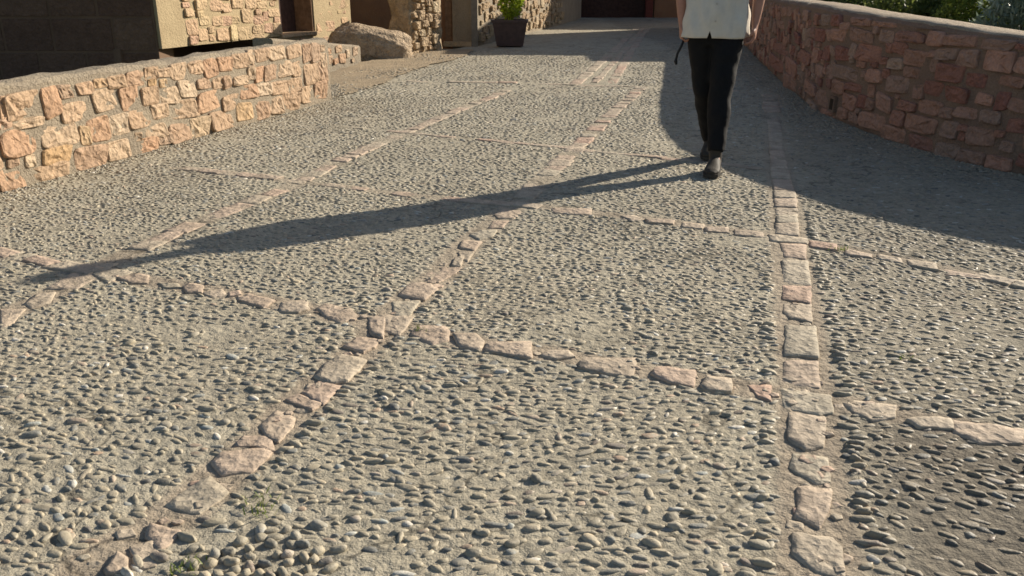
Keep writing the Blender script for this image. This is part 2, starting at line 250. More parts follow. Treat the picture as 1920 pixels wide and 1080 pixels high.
def build_pavement(nt, b):
    p = geo(nt)
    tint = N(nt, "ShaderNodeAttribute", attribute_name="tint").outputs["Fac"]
    bed = N(nt, "ShaderNodeAttribute", attribute_name="bed").outputs["Fac"]
    n1 = noise_tex(nt, 1.7, 6, 0.6, p, 0.5); n2 = noise_tex(nt, 170, 4, 0.72, p); n3 = noise_tex(nt, 42, 4, 0.62, p); n4 = noise_tex(nt, 9, 5, .65, p, .8)
    col = ramp(nt, n1, [(0.28, (.32,.282,.213)), (0.5, (.405,.362,.275)), (0.72, (.375,.342,.265))])
    col = mixc(nt, bed, col, (.36,.29,.215))
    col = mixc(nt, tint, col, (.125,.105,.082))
    col = mixc(nt, 0.85, col, mixc(nt, 1.0, col, ramp(nt, n2, [(0.3, 0.62), (0.68, 1.2)]), 'MULTIPLY'))
    col = mixc(nt, 0.9, col, mixc(nt, 1.0, col, ramp(nt, n4, [(0.28, 0.62), (0.5, .98), (0.72, 1.14)]), 'MULTIPLY'))
    # cracks
    wv = N(nt, "ShaderNodeVectorMath", operation='ADD'); nz = N(nt, "ShaderNodeTexNoise"); nz.inputs["Scale"].default_value = 4; nz.inputs["Detail"].default_value = 5
    nt.links.new(p, nz.inputs["Vector"]); sc = N(nt, "ShaderNodeVectorMath", operation='SCALE'); sc.inputs["Scale"].default_value = .45
    nt.links.new(nz.outputs["Color"], sc.inputs[0]); nt.links.new(p, wv.inputs[0]); nt.links.new(sc.outputs[0], wv.inputs[1])
    ck = N(nt, "ShaderNodeTexVoronoi", feature='DISTANCE_TO_EDGE'); ck.inputs["Scale"].default_value = .95; nt.links.new(wv.outputs[0], ck.inputs["Vector"])
    crack = ramp(nt, ck.outputs["Distance"], [(0.0, .35), (.006, .55), (.012, 1.0)])
    col = mixc(nt, 0.8, col, mixc(nt, 1.0, col, crack, 'MULTIPLY'))
    nt.links.new(col, b.inputs["Base Color"])
    b.inputs["Roughness"].default_value = 0.92; b.inputs["Specular IOR Level"].default_value = 0.2
    vo = N(nt, "ShaderNodeTexVoronoi", feature='SMOOTH_F1'); vo.inputs["Scale"].default_value = 34; vo.inputs["Smoothness"].default_value = .6; nt.links.new(p, vo.inputs["Vector"])
    bump(nt, b, [(vo.outputs["Distance"], 0.55, 0.014), (n3, 1.0, 0.013), (n2, 0.9, 0.0035), (crack, .6, .004)])
M['pavement'] = material("pebbled mortar", build_pavement)

PEB = [(0.0, (.27,.24,.18)), (0.16, (.34,.295,.21)), (0.28, (.19,.175,.14)), (0.42, (.38,.325,.23)), (0.55, (.28,.25,.185)), (0.66, (.43,.36,.25)), (0.76, (.24,.235,.205)), (0.86, (.13,.13,.12)), (0.92, (.40,.29,.20)), (0.965, (.33,.345,.315)), (1.0, (.60,.55,.47))]
def peb_common(nt, b, base, dust):
    p = geo(nt)
    n2 = noise_tex(nt, 240, 3, 0.6, p); n1 = noise_tex(nt, 60, 3, .6, p); n3 = noise_tex(nt, 33, 5, .7, p)
    col = mixc(nt, 0.7, base, mixc(nt, 1.0, base, ramp(nt, n1, [(0.3, 0.7), (0.7, 1.25)]), 'MULTIPLY'))
    smear = ramp(nt, n3, [(0.50, 0.0), (0.60, 0.85)])                # mortar left on the stones
    col = mixc(nt, smear, col, (.36,.32,.24))
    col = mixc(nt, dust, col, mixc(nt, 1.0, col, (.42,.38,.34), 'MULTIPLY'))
    nt.links.new(col, b.inputs["Base Color"])
    nt.links.new(ramp(nt, n1, [(0.3, 0.46), (0.7, 0.85)]), b.inputs["Roughness"])
    b.inputs["Specular IOR Level"].default_value = 0.4
    bump(nt, b, [(n1, .5, .003), (n2, 0.5, 0.0015)])
def build_peb_obj(nt, b):
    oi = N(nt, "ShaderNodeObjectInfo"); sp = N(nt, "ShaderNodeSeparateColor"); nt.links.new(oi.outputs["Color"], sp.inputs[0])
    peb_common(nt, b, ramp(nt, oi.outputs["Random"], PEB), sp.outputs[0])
def build_peb_mass(nt, b):
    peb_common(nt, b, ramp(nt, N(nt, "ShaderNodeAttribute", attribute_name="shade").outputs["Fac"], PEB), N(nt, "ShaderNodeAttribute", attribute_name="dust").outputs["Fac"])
M['pebble'] = material("river pebble", build_peb_obj)
M['pebble_mass'] = material("river pebbles in mortar", build_peb_mass)

def plain(name, col, rough=0.6, spec=0.3, var=0.2, scale=30, bumpd=0.0, bscale=120, sheen=0.0):
    def build(nt, b):
        tc = N(nt, "ShaderNodeTexCoord").outputs["Object"]
        n = noise_tex(nt, scale, 4, .6, tc)
        c = mixc(nt, 1.0, col, ramp(nt, n, [(0.3, 1 - var), (0.7, 1 + var)]), 'MULTIPLY')
        nt.links.new(c, b.inputs["Base Color"])
        b.inputs["Roughness"].default_value = rough; b.inputs["Specular IOR Level"].default_value = spec
        if sheen: b.inputs["Sheen Weight"].default_value = sheen
        if bumpd: bump(nt, b, [(noise_tex(nt, bscale, 4, .6, tc), 0.5, bumpd)])
    return material(name, build)
M['shirt'] = plain("pale cotton", (.58,.54,.465), .85, .15, .05, 25, .004, 22, .2)
M['trousers'] = plain("black trouser cloth", (.007,.007,.0075), .8, .2, .2, 30, .006, 14)
M['skin'] = plain("skin", (.38,.19,.13), .5, .35, .08, 40, .0006, 160)
M['shoe'] = plain("worn dark leather", (.045,.037,.028), .7, .25, .25, 30, .002, 60)
M['sole'] = plain("rubber sole", (.05,.045,.038), .8, .2, .2, 40)
M['hair'] = plain("dark hair", (.03,.02,.014), .6, .3, .3, 90, .004, 90)
M['eye'] = plain("eye", (.5,.48,.45), .2, .5, .02)
M['strap'] = plain("black webbing", (.012,.012,.012), .6, .3, .1, 80)
M['button'] = plain("shirt button", (.42,.38,.32), .4, .4, .05)
M['pot'] = plain("dark glazed clay", (.075,.045,.038), .55, .35, .25, 12, .004, 30)
M['soil'] = plain("soil", (.05,.035,.025), .95, .1, .3, 40, .01, 60)
M['wood'] = plain("weathered brown wood", (.20,.12,.07), .75, .25, .3, 14, .004, 25)
M['dark_wood'] = plain("dark wood", (.075,.042,.032), .75, .2, .3, 14, .004, 25)
M['grey_wood'] = plain("grey wood post", (.20,.175,.14), .8, .2, .2, 14, .004, 25)
M['red_wood'] = plain("red painted post", (.13,.035,.025), .7, .25, .2, 14)
M['bark'] = plain("bark", (.14,.10,.07), .9, .15, .35, 22, .01, 40)

def leaf_material(name, c0, c1, c2, trans=0.45):
    def build(nt, b):
        a = N(nt, "ShaderNodeAttribute", attribute_name="shade").outputs["Fac"]
        col = ramp(nt, a, [(0.0, c0), (0.5, c1), (1.0, c2)])
        nt.links.new(col, b.inputs["Base Color"])
        b.inputs["Roughness"].default_value = 0.5; b.inputs["Specular IOR Level"].default_value = 0.35
        t = N(nt, "ShaderNodeBsdfTranslucent"); nt.links.new(col, t.inputs[0])
        mx = N(nt, "ShaderNodeMixShader"); mx.inputs[0].default_value = trans
        nt.links.new(b.outputs[0], mx.inputs[1]); nt.links.new(t.outputs[0], mx.inputs[2])
        nt.links.new(mx.outputs[0], nt.nodes["Material Output"].inputs[0])
    return material(name, build)
M['leaf'] = leaf_material("green leaf", (.085,.12,.03), (.16,.20,.05), (.28,.30,.09))
M['leaf_dark'] = leaf_material("dark green leaf", (.045,.075,.022), (.08,.115,.03), (.14,.17,.045), .45)
M['leaf_bright'] = leaf_material("fresh yellow green leaf", (.10,.15,.025), (.18,.23,.045), (.28,.32,.08), .5)
M['leaf_lime'] = leaf_material("lime green leaf", (.20,.27,.02), (.32,.40,.03), (.45,.52,.05), .5)
M['leaf_blue'] = leaf_material("blue grey leaf", (.14,.19,.14), (.22,.28,.21), (.36,.42,.34), .3)

# ------------------------------------------------------------------ ground and pavement
STREET = Vector((0.266, 0.964))
obj("ground", [(-600,-600,-.08),(600,-600,-.08),(600,600,-.08),(-600,600,-.08)], [(0,1,2,3)], M['earth'])
tag(bpy.data.objects["ground"], "dry green-brown earth around the street reaching the horizon", "ground", kind="structure")

def seg_dist(px, py, poly):
    """distance of points to a polyline"""
    best = np.full(px.shape, 1e9)
    for (a, b), (c, d) in zip(poly[:-1], poly[1:]):
        dx, dy = c-a, d-b; L2 = dx*dx+dy*dy
        t = np.clip(((px-a)*dx+(py-b)*dy)/L2, 0, 1)
        best = np.minimum(best, np.hypot(px-(a+t*dx), py-(b+t*dy)))
    return best

def poly_x(poly, y):
    """x of a polyline at a given y (y ascending)"""
    ys = np.array([p[1] for p in poly]); xs = np.array([p[0] for p in poly])
    o = np.argsort(ys)
    return np.interp(y, ys[o], xs[o])

def und(x, y):
    """gentle unevenness of the street"""
    w = .0035*np.sin(3.1*x+1.7*np.sin(1.3*y))+.003*np.sin(2.3*y+1.1*x+.7)+.002*np.sin(9*x-4*y)
    u = x+.02*np.sin(23*y+3*x); v = y+.02*np.sin(19*x-5*y)
    return w+.0020*np.sin(71*u+13*v+2*np.sin(31*v))*np.sin(83*v-17*u+1.3)+.0010*np.sin(139*u+40*v)*np.sin(157*v-61*u)

RX = [(p[0], p[1]) for p in RIGHT_CURVE]
right_edge = lambda y: poly_x(RX, y)
left_edge = lambda y: np.where(y < 9.3, poly_x(LEFT_CURVE, y), np.interp(y, [9.3, 11.8, 13.6, 15.8, 17, 20, 24, 30], [-1.95, -2.5, -2.2, -1.2, -.75, 0.0, 1.1, 2.4]))

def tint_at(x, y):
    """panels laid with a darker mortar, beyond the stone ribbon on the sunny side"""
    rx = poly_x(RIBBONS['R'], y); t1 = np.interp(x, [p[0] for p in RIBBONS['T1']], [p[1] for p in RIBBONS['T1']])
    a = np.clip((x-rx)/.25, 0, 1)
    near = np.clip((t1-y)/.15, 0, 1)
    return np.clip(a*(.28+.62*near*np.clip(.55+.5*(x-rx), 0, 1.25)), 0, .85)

ys = np.concatenate([np.arange(.2, 1.4, .1), np.arange(1.4, 3.6, .0125), np.arange(3.6, 6, .03), np.arange(6, 10, .12), np.arange(10, 31, .5)])
us = np.linspace(0, 1, 330)
gv = []; gt = []
for y in ys:
    x0 = float(left_edge(y))-.12; x1 = float(right_edge(y))+.12
    if y > 16: x1 = max(x1, 6.0)
    xs = x0+(x1-x0)*us
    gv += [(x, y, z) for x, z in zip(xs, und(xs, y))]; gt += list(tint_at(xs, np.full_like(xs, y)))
nu = len(us)
gf = [(j*nu+i, j*nu+i+1, (j+1)*nu+i+1, (j+1)*nu+i) for j in range(len(ys)-1) for i in range(nu-1)]
pav = obj("pavement", gv, gf, M['pavement'], smooth=True)
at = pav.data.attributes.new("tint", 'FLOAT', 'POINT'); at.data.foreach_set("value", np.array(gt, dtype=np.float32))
gva = np.array(gv); bd = np.zeros(len(gva))
for k, w in (('R', .085), ('L', .075), ('LL', .07), ('T1', .055), ('T2', .05)):
    bd = np.maximum(bd, np.clip((w+.02-seg_dist(gva[:, 0], gva[:, 1], RIBBONS[k]))/.03, 0, .75)*np.interp(gva[:, 1], [3, 6], [1, .5]))
at = pav.data.attributes.new("bed", 'FLOAT', 'POINT'); at.data.foreach_set("value", bd.astype(np.float32))
tag(pav, "pebble-set mortar street pavement crossed by ribbons of pink stone", "pavement", kind="structure")

# dirt strip at the foot of the old buildings
dv = [(-1.97,9.32),(-2.51,11.83),(-2.30,13.57),(-2.1,14.9),(-1.3,16.2),(-.70,16.1),(-.79,14.53),(-1.31,12.72),(-1.60,10.6),(-1.80,9.6)]
dq = []
for i in range(len(dv)):
    a, b = Vector(dv[i]), Vector(dv[(i+1) % len(dv)])
    for k in range(14):
        q = a.lerp(b, k/14); dq.append((q.x+.07*noise.noise(Vector((q.x*3, q.y*3, 1))), q.y+.12*noise.noise(Vector((q.x*3, q.y*3, 7)))))
obj("path", [(x, y, .016) for x, y in dq], [tuple(range(len(dq)))[::-1]], M['dirt'])
tag(bpy.data.objects["path"], "strip of packed beige dirt beside the boulder", "path", kind="structure")

# ------------------------------------------------------------------ stones set in the street
def ground_stone(poly, h, seed, mat=None, name="paving_stone"):
    """irregular slab from a polygon outline, worn top, own edges"""
    P = [Vector(p) for p in poly]
    c = sum(P, Vector((0, 0)))/len(P)
    area = sum(P[i].x*P[(i+1)%len(P)].y-P[(i+1)%len(P)].x*P[i].y for i in range(len(P)))
    if area < 0: P = P[::-1]
    ring = []
    for i in range(len(P)):
        q0, q1 = P[i], P[(i+1) % len(P)]
        for t in (.04, .28, .5, .72, .96):
            q = q0.lerp(q1, t)
            j = noise.noise(Vector((q.x*24+seed*3.7, q.y*24, seed)))+.5*noise.noise(Vector((q.x*70+seed, q.y*70, seed)))
            ring.append(c+(q-c)*(1.13+.10*j))
    n = len(ring); tot = sum((P[(i+1)%len(P)]-P[i]).length for i in range(len(P)))
    size = tot/4
    v = []; f = []
    b = float(und(np.array(c.x), np.array(c.y)))-.001
    tx, ty = rng.uniform(-.03, .03), rng.uniform(-.03, .03)
    def lvl(s, z, amp):
        for q in ring:
            p = c+(q-c)*s
            zz = z+amp*noise.noise(Vector((p.x*45, p.y*45, seed*1.3)))+tx*(p.x-c.x)+ty*(p.y-c.y)
            v.append((p.x-c.x, p.y-c.y, b+zz))
    lvl(1.0, -.03, 0); lvl(1.0, h*.35, .003); lvl(.965, h, .003); lvl(.62, h*1.05, .0055); lvl(.3, h*1.05, .0055)
    v.append((0, 0, b+h*1.05))
    for r in range(4):
        for k in range(n): f.append((r*n+k, r*n+(k+1)%n, (r+1)*n+(k+1)%n, (r+1)*n+k))
    for k in range(n): f.append((4*n+k, 4*n+(k+1)%n, 5*n))
    o = obj(name, v, f, mat or M['paving_stone'], pav, False, (c.x, c.y, 0))
    o.data.polygons.foreach_set("use_smooth", [i >= 2*n for i in range(len(f))])
    return o

stone_centres = []
for i, poly in enumerate(PAVING):
    ground_stone(poly, rng.uniform(.0035, .008), i)
    stone_centres.append((sum(p[0] for p in poly)/len(poly), sum(p[1] for p in poly)/len(poly)))
sc_ = np.array(stone_centres)

def auto_ribbon(poly, w, y_lo, y_hi, x_lo=-9, x_hi=9, lmin=.10, lmax=.19, keep=.92, long_across=False):
    """fill the rest of a ribbon with cut stones where none was measured"""
    pts = [Vector(p) for p in poly]
    seglen = [(b-a).length for a, b in zip(pts[:-1], pts[1:])]; tot = sum(seglen); d = .05; k = 0
    def P(s):
        i = 0
        while i < len(seglen)-1 and s > seglen[i]: s -= seglen[i]; i += 1
        t = (pts[i+1]-pts[i]).normalized()
        return pts[i]+t*s, t
    while d < tot-.05:
        L = rng.uniform(lmin, lmax)
        p, t = P(d+L/2); nn = Vector((-t.y, t.x)); d += L+rng.uniform(.004, .018)
        if not (y_lo < p.y < y_hi and x_lo < p.x < x_hi): continue
        if np.min(np.hypot(sc_[:, 0]-p.x, sc_[:, 1]-p.y)) < .085: continue
        if rng.random() > keep: continue
        hw = w*rng.uniform(.85, 1.1)/2
        q = [p-t*L/2-nn*hw, p+t*L/2-nn*hw, p+t*L/2+nn*hw, p-t*L/2+nn*hw]
        q = [(a.x+rng.uniform(-.012, .012), a.y+rng.uniform(-.012, .012)) for a in q]
        ground_stone(q, rng.uniform(.003, .007), 200+rng.random()*300)
auto_ribbon(RIBBONS['R'], .15, 8.1, 9.6)
auto_ribbon(RIBBONS['L'], .12, 4.85, 10.4, keep=.8)
auto_ribbon(RIBBONS['LL'], .11, 2.6, 10.4, keep=.68)
auto_ribbon(RIBBONS['T1'], .09, 2, 4.2, -3, -1.85)
auto_ribbon(RIBBONS['T2'], .085, 3, 6.2, -2.6, .1, keep=.75)
auto_ribbon(RIBBONS['T2'], .085, 3, 6.2, 1.8, 3)
auto_ribbon(RIBBONS['T3'], .07, 4, 8, lmin=.12, lmax=.22, keep=.6)
auto_ribbon(RIBBONS['T4'], .10, 9, 12, lmin=.16, lmax=.3, keep=.75)
vx_ = np.array([p for poly in PAVING for p in poly]+stone_centres)
def fillers(poly, w, y_hi, n, lo=.014, hi=.034):
    pts = [Vector(p) for p in poly]; got = []
    for _ in range(n):
        i = rng.randrange(len(pts)-1); p = pts[i].lerp(pts[i+1], rng.random()); t = (pts[i+1]-pts[i]).normalized()
        p = p+Vector((-t.y, t.x))*rng.uniform(-w, w)
        r = rng.uniform(lo, hi)
        if p.y > y_hi or p.y < 1.35: continue
        if np.min(np.hypot(vx_[:, 0]-p.x, vx_[:, 1]-p.y)) < r+.004: continue
        if any((p-q).length < r+rq for q, rq in got): continue
        got.append((p, r)); k = rng.choice((4, 5, 5, 6)); a0 = rng.random()*6
        ground_stone([(p.x+r*rng.uniform(.75, 1.2)*math.cos(a0+6.283*j/k), p.y+r*rng.uniform(.6, 1.0)*math.sin(a0+6.283*j/k)) for j in range(k)], rng.uniform(.002, .005), 900+rng.random()*90)
fillers(RIBBONS['R'], .05, 3.2, 260, .012, .03); fillers(RIBBONS['L'], .045, 4.0, 320, .012, .03); fillers(RIBBONS['T1'], .025, 4.0, 240, .012, .024)
# triple line of slabs farther up the street
for a, b, w in (((.77,10.69),(1.86,16.0),.13), ((1.02,10.85),(2.05,16.0),.09), ((1.22,10.75),(2.25,16.4),.12)):
    auto_ribbon([a, b], w, 10, 17, lmin=.28, lmax=.5, keep=.97)
    auto_ribbon([b, (b[0]+1.5, b[1]+8)], w, 15.9, 24, lmin=.3, lmax=.6)

# ------------------------------------------------------------------ pebbles
def on_path(x, y): return (y > 9.3) & (x < np.interp(y, [9.3, 10.6, 12.7, 14.5, 16.1], [-1.8, -1.6, -1.31, -.79, -.7]))
def pebble_field():
    X = []; Y = []; A = []; LA = []; LB = []; HH = []
    def rows(x0, x1, y0, y1, phi, dr, dl, mask):
        c, s = math.cos(phi), math.sin(phi)
        cx, cy = (x0+x1)/2, (y0+y1)/2; R = math.hypot(x1-x0, y1-y0)/2+.2
        v = -R
        while v < R:
            u = -R+nr.uniform(0, dl)
            n = int(2*R/(dl*.7))
            st = nr.uniform(.72, 1.45, n)*dl
            uu = u+np.cumsum(st); vv = v+nr.normal(0, dr*.30, n)+.016*np.sin(uu*5+v*3)+.01*np.sin(uu*13-v*7)
            x = cx+uu*c-vv*s; y = cy+uu*s+vv*c
            k = (x > x0) & (x < x1) & (y > y0) & (y < y1)
            x, y, st = x[k], y[k], st[k]
            m = mask(x, y)
            x, y, st = x[m], y[m], st[m]; n = len(x)
            X.append(x); Y.append(y); A.append(phi+.28*np.sin(1.9*x+1.2*y+phi*9)+.2*np.sin(4.3*y-2.7*x)+nr.normal(0, .30, n)+np.where(nr.random(n) < .15, nr.uniform(-1.2, 1.2, n), 0))
            big = nr.random(n) < .07
            la = np.clip(st*nr.uniform(.30, .50, n), .009, .028)*np.where(big, 1.2, 1); LA.append(la)
            LB.append(np.minimum(la*.95, dr*nr.uniform(.24, .43, n)*np.where(big, 1.3, 1))); HH.append(np.clip(nr.normal(.0030, .0013, n), .0008, .0065))
            v += dr*nr.uniform(.88, 1.15)
    def inside(x, y):
        m = (x > left_edge(y)+.02) & (x < right_edge(y)-.02)
        for k, w in (('R', .088), ('L', .072), ('LL', .07), ('T1', .05), ('T2', .045), ('T3', .05), ('T4', .075)):
            m &= seg_dist(x, y, RIBBONS[k]) > w
        m &= ~(on_path(x, y) & (nr.random(len(x)) < .72))
        m &= ~((y > 10.6) & (y < 24) & (x > .66+(y-10.69)*.205) & (x < 1.32+(y-10.75)*.19))
        # a little beyond the picture's edges only
        m &= np.abs(x) < .72*y+.45
        return m
    rside = lambda x, y: x > poly_x(RIBBONS['R'], y)
    t1y = lambda x: np.interp(x, [p[0] for p in RIBBONS['T1']], [p[1] for p in RIBBONS['T1']])
    heap = lambda x, y: (y < 1.68-.45*np.abs(x+.55)+.03*np.sin(31*x)) & (x > -.72) & (x < -.38)
    bald = lambda x, y: noise_np(x, y)
    mL = lambda x, y: inside(x, y) & ~rside(x, y) & ~heap(x, y) & bald(x, y)
    mR = lambda x, y: inside(x, y) & rside(x, y) & bald(x, y)
    rows(-3, 3, 1.1, 4.6, math.radians(-10), .0270, .0425, lambda x, y: mL(x, y) & (y < t1y(x)))
    rows(-3, 3, 1.1, 5.2, math.radians(-14), .0250, .038, lambda x, y: mL(x, y) & (y >= t1y(x)))
    rows(-4, 4, 5.2, 9.5, math.radians(-12), .0295, .044, mL)
    rows(-4, 5, 9.5, 16, math.radians(-12), .041, .062, mL)
    rows(-1, 7, 1.1, 3.2, math.radians(-24), .0280, .0455, mR)
    rows(-1, 7, 3.2, 5.5, math.radians(-22), .0275, .042, mR)
    rows(-1, 7, 5.5, 11, math.radians(-20), .031, .047, mR)
    rows(-1, 9, 11, 18, math.radians(-20), .048, .07, mR)
    # pebbles packed like a hem along the ribbons
    for key, off, ymax in (('R', .118, 4.5), ('R', -.112, 3.6), ('L', .096, 3.4)):
        pts = RIBBONS[key]
        for (a, b), (c, d) in zip(pts[:-1], pts[1:]):
            L = math.hypot(c-a, d-b); t = ((c-a)/L, (d-b)/L); nrm = (t[1], -t[0])
            k = np.arange(0, L, .030)+nr.uniform(-.004, .004, len(np.arange(0, L, .030)))
            x = a+t[0]*k+nrm[0]*off+nr.normal(0, .009, len(k)); y = b+t[1]*k+nrm[1]*off
            m = (y < ymax) & (seg_dist(x, y, RIBBONS['T1']) > .05) & (seg_dist(x, y, RIBBONS['T2']) > .05)
            m &= nr.random(len(k)) < (.72 if off > .1 else .5)
            x, y = x[m], y[m]; n = len(x)
            X.append(x); Y.append(y); A.append(nr.normal(math.radians(-9), .2, n)); LA.append(nr.uniform(.016, .031, n)); LB.append(nr.uniform(.008, .0135, n)); HH.append(nr.uniform(.004, .013, n))
    # loose round pebbles where the mortar is washed out, and a scatter of larger ones
    n = 900
    x = nr.uniform(-.80, -.18, n); y = nr.uniform(1.40, 1.80, n)
    keep = []
    for i in range(n):
        if not (heap(x[i:i+1], y[i:i+1])[0]): continue
        if seg_dist(x[i:i+1], y[i:i+1], RIBBONS['L'])[0] < .062: continue
        if all((x[i]-x[j])**2+(y[i]-y[j])**2 > .023**2 for j in keep): keep.append(i)
    x, y = x[keep], y[keep]; n = len(x)
    X.append(x); Y.append(y); A.append(nr.uniform(-1.4, 1.0, n)); LA.append(nr.uniform(.013, .022, n)); LB.append(nr.uniform(.010, .015, n)); HH.append(nr.uniform(.006, .014, n))
    # grit gathered at the feet of the walls
    n = 2600
    y = nr.uniform(4.2, 10.5, n); x = np.where(nr.random(n) < .45, left_edge(y)+.02+nr.exponential(.05, n), right_edge(y)-.01-nr.exponential(.06, n))
    X.append(x); Y.append(y); A.append(nr.uniform(-1.5, 1.5, n)); LA.append(nr.uniform(.004, .014, n)); LB.append(nr.uniform(.003, .010, n)); HH.append(nr.uniform(.003, .010, n))
    n = 150
    x = nr.uniform(-1.4, 1.0, n); y = nr.uniform(1.45, 3.3, n); m = mL(x, y); x, y = x[m], y[m]; n = len(x)
    X.append(x); Y.append(y); A.append(nr.normal(-.3, .5, n)); LA.append(nr.uniform(.016, .030, n)); LB.append(nr.uniform(.011, .017, n)); HH.append(nr.uniform(.006, .012, n))
    return [np.concatenate(q) for q in (X, Y, A, LA, LB, HH)]

def noise_np(x, y):
    s = np.sin(2.1*x+1.3*y+.4)*np.sin(3.7*y-1.9*x+1.1)+.6*np.sin(7.3*x+2.2*y)*np.sin(5.1*y-3.3*x)
    return (nr.random(len(x)) < np.where(s > .95, .45, .97))

PX, PY, PA, PLa, PLb, PH = pebble_field()
PS = np.clip(nr.random(len(PX)), 0, 1)
PH = PH*np.interp(PY, [1.5, 2.6, 5], [1.0, .88, .82])

def unit_dome(nu_, nv_):
    """upper part of a pebble, a little below its equator"""
    v = []; f = []
    for j in range(nv_):
        ph = -.35+(math.pi/2+.35)*j/nv_
        for i in range(nu_):
            th = 2*math.pi*i/nu_
            rr_ = math.cos(ph)**.75; v.append((rr_*math.cos(th), rr_*math.sin(th), math.copysign(abs(math.sin(ph))**.8, ph)))
    v.append((0, 0, 1)); top = len(v)-1
    for j in range(nv_-1):
        for i in range(nu_): f.append((j*nu_+i, j*nu_+(i+1)%nu_, (j+1)*nu_+(i+1)%nu_, (j+1)*nu_+i))
    for i in range(nu_): f.append(((nv_-1)*nu_+i, (nv_-1)*nu_+(i+1)%nu_, top))
    return np.array(v), f

# the 300 that show largest become single objects
vis = (np.abs(PX) < .60*(PY*.94+.40)+.02) & (PY > 1.49)
score = np.where(vis, PLa*PLb/(PY**2+1.44), -1)
order = np.argsort(-score); single = order[:300]; rest = order[300:]
dv_, df_ = unit_dome(10, 4)
kinds = []
for k in range(10):
    v = dv_.copy()
    for i in range(len(v)):
        q = Vector(v[i]); j = 1+.30*noise.noise(q*1.2+Vector((k*7.1, 0, 0)))+.09*noise.noise(q*3+Vector((0, k*3.3, 0)))
        e = abs(v[i][0])**.9*math.copysign(1, v[i][0])
        v[i] = np.array((e*j, v[i][1]*j, v[i][2]*j))
    kinds.append(mesh("pebble", v, df_, M['pebble'], True))
for n_, i in enumerate(single):
    o = link("pebble", kinds[n_ % 10], pav, (float(PX[i]), float(PY[i]), float(und(PX[i], PY[i]))-.002))
    o.rotation_euler = (rng.uniform(-.12, .12), rng.uniform(-.12, .12), float(PA[i])+(math.pi if rng.random() < .5 else 0))
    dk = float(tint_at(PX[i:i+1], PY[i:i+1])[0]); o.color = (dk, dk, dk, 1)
    o.scale = (float(PLa[i]), float(PLb[i]), float(PH[i])+.003)

def pebble_mass(idx_sets):
    V = []; F4 = []; F3 = []; S = []; base = 0
    for idx, (nu_, nv_) in idx_sets:
        uv, uf = unit_dome(nu_, nv_); n = len(idx)
        if n == 0: continue
        jit = 1+nr.normal(0, .115, (n, len(uv)))
        x = uv[None, :, 0]*PLa[idx][:, None]*jit; y = uv[None, :, 1]*PLb[idx][:, None]*jit
        x = x+.25*y*nr.normal(0, 1, (n, 1))
        z = uv[None, :, 2]*(PH[idx][:, None]+.003)*jit+x*nr.normal(0, .10, (n, 1))-.002+(und(PX[idx], PY[idx])+.014*on_path(PX[idx], PY[idx]))[:, None]
        c, s = np.cos(PA[idx])[:, None], np.sin(PA[idx])[:, None]
        V.append(np.stack([PX[idx][:, None]+x*c-y*s, PY[idx][:, None]+x*s+y*c, z], -1).reshape(-1, 3))
        S.append(np.repeat(PS[idx], len(uv)))
        off = base+np.arange(n)[:, None, None]*len(uv)
        q4 = np.array([q for q in uf if len(q) == 4]).reshape(-1, 4); q3 = np.array([q for q in uf if len(q) == 3])
        if len(q4): F4.append((q4[None]+off).reshape(-1, 4))
        F3.append((q3[None]+off).reshape(-1, 3)); base += n*len(uv)
    V = np.concatenate(V); S = np.concatenate(S)
    F4 = np.concatenate(F4) if F4 else np.zeros((0, 4), int); F3 = np.concatenate(F3)
    m = bpy.data.meshes.new("pebbles")
    m.vertices.add(len(V)); m.vertices.foreach_set("co", V.astype(np.float32).ravel())
    li = np.concatenate([F4.ravel(), F3.ravel()]).astype(np.int32)
    m.loops.add(len(li)); m.loops.foreach_set("vertex_index", li)
    st = np.concatenate([np.arange(len(F4))*4, len(F4)*4+np.arange(len(F3))*3]).astype(np.int32)
    m.polygons.add(len(st)); m.polygons.foreach_set("loop_start", st)
    m.polygons.foreach_set("use_smooth", np.ones(len(st), bool))
    m.update(calc_edges=True)
    a = m.attributes.new("shade", 'FLOAT', 'POINT'); a.data.foreach_set("value", S.astype(np.float32))
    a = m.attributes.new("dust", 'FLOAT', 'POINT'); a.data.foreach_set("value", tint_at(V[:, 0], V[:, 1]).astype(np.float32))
    m.materials.append(M['pebble_mass'])
    return m
d_ = PY[rest]
pm = link("pebbles", pebble_mass([(rest[d_ < 2.8], (9, 3)), (rest[(d_ >= 2.8) & (d_ < 5)], (7, 2)), (rest[d_ >= 5], (5, 2))]), pav)
tag(pm, kind="stuff")
print("pebbles", len(PX), "tris", sum(len(p.vertices)-2 for p in pm.data.polygons))

# ------------------------------------------------------------------ walls of set stones
class Curve:
    def __init__(s, pts, side):
        s.p = [Vector(q) for q in pts]; s.L = [0]
        for a, b in zip(s.p[:-1], s.p[1:]): s.L.append(s.L[-1]+(b-a).length)
        s.side = side
    def at(s, d):
        d = max(0, min(d, s.L[-1])); i = 0
        while i < len(s.p)-2 and d > s.L[i+1]: i += 1
        t = (s.p[i+1]-s.p[i]).normalized()
        return s.p[i]+t*(d-s.L[i]), t
    def frame(s, d):
        p, t = s.at(d)
        a = s.at(max(0, d-.15))[1]; b = s.at(min(s.L[-1], d+.15))[1]; t = (a+b).normalized()
        return p, t, Vector((t.y, -t.x))*s.side      # normal towards the street

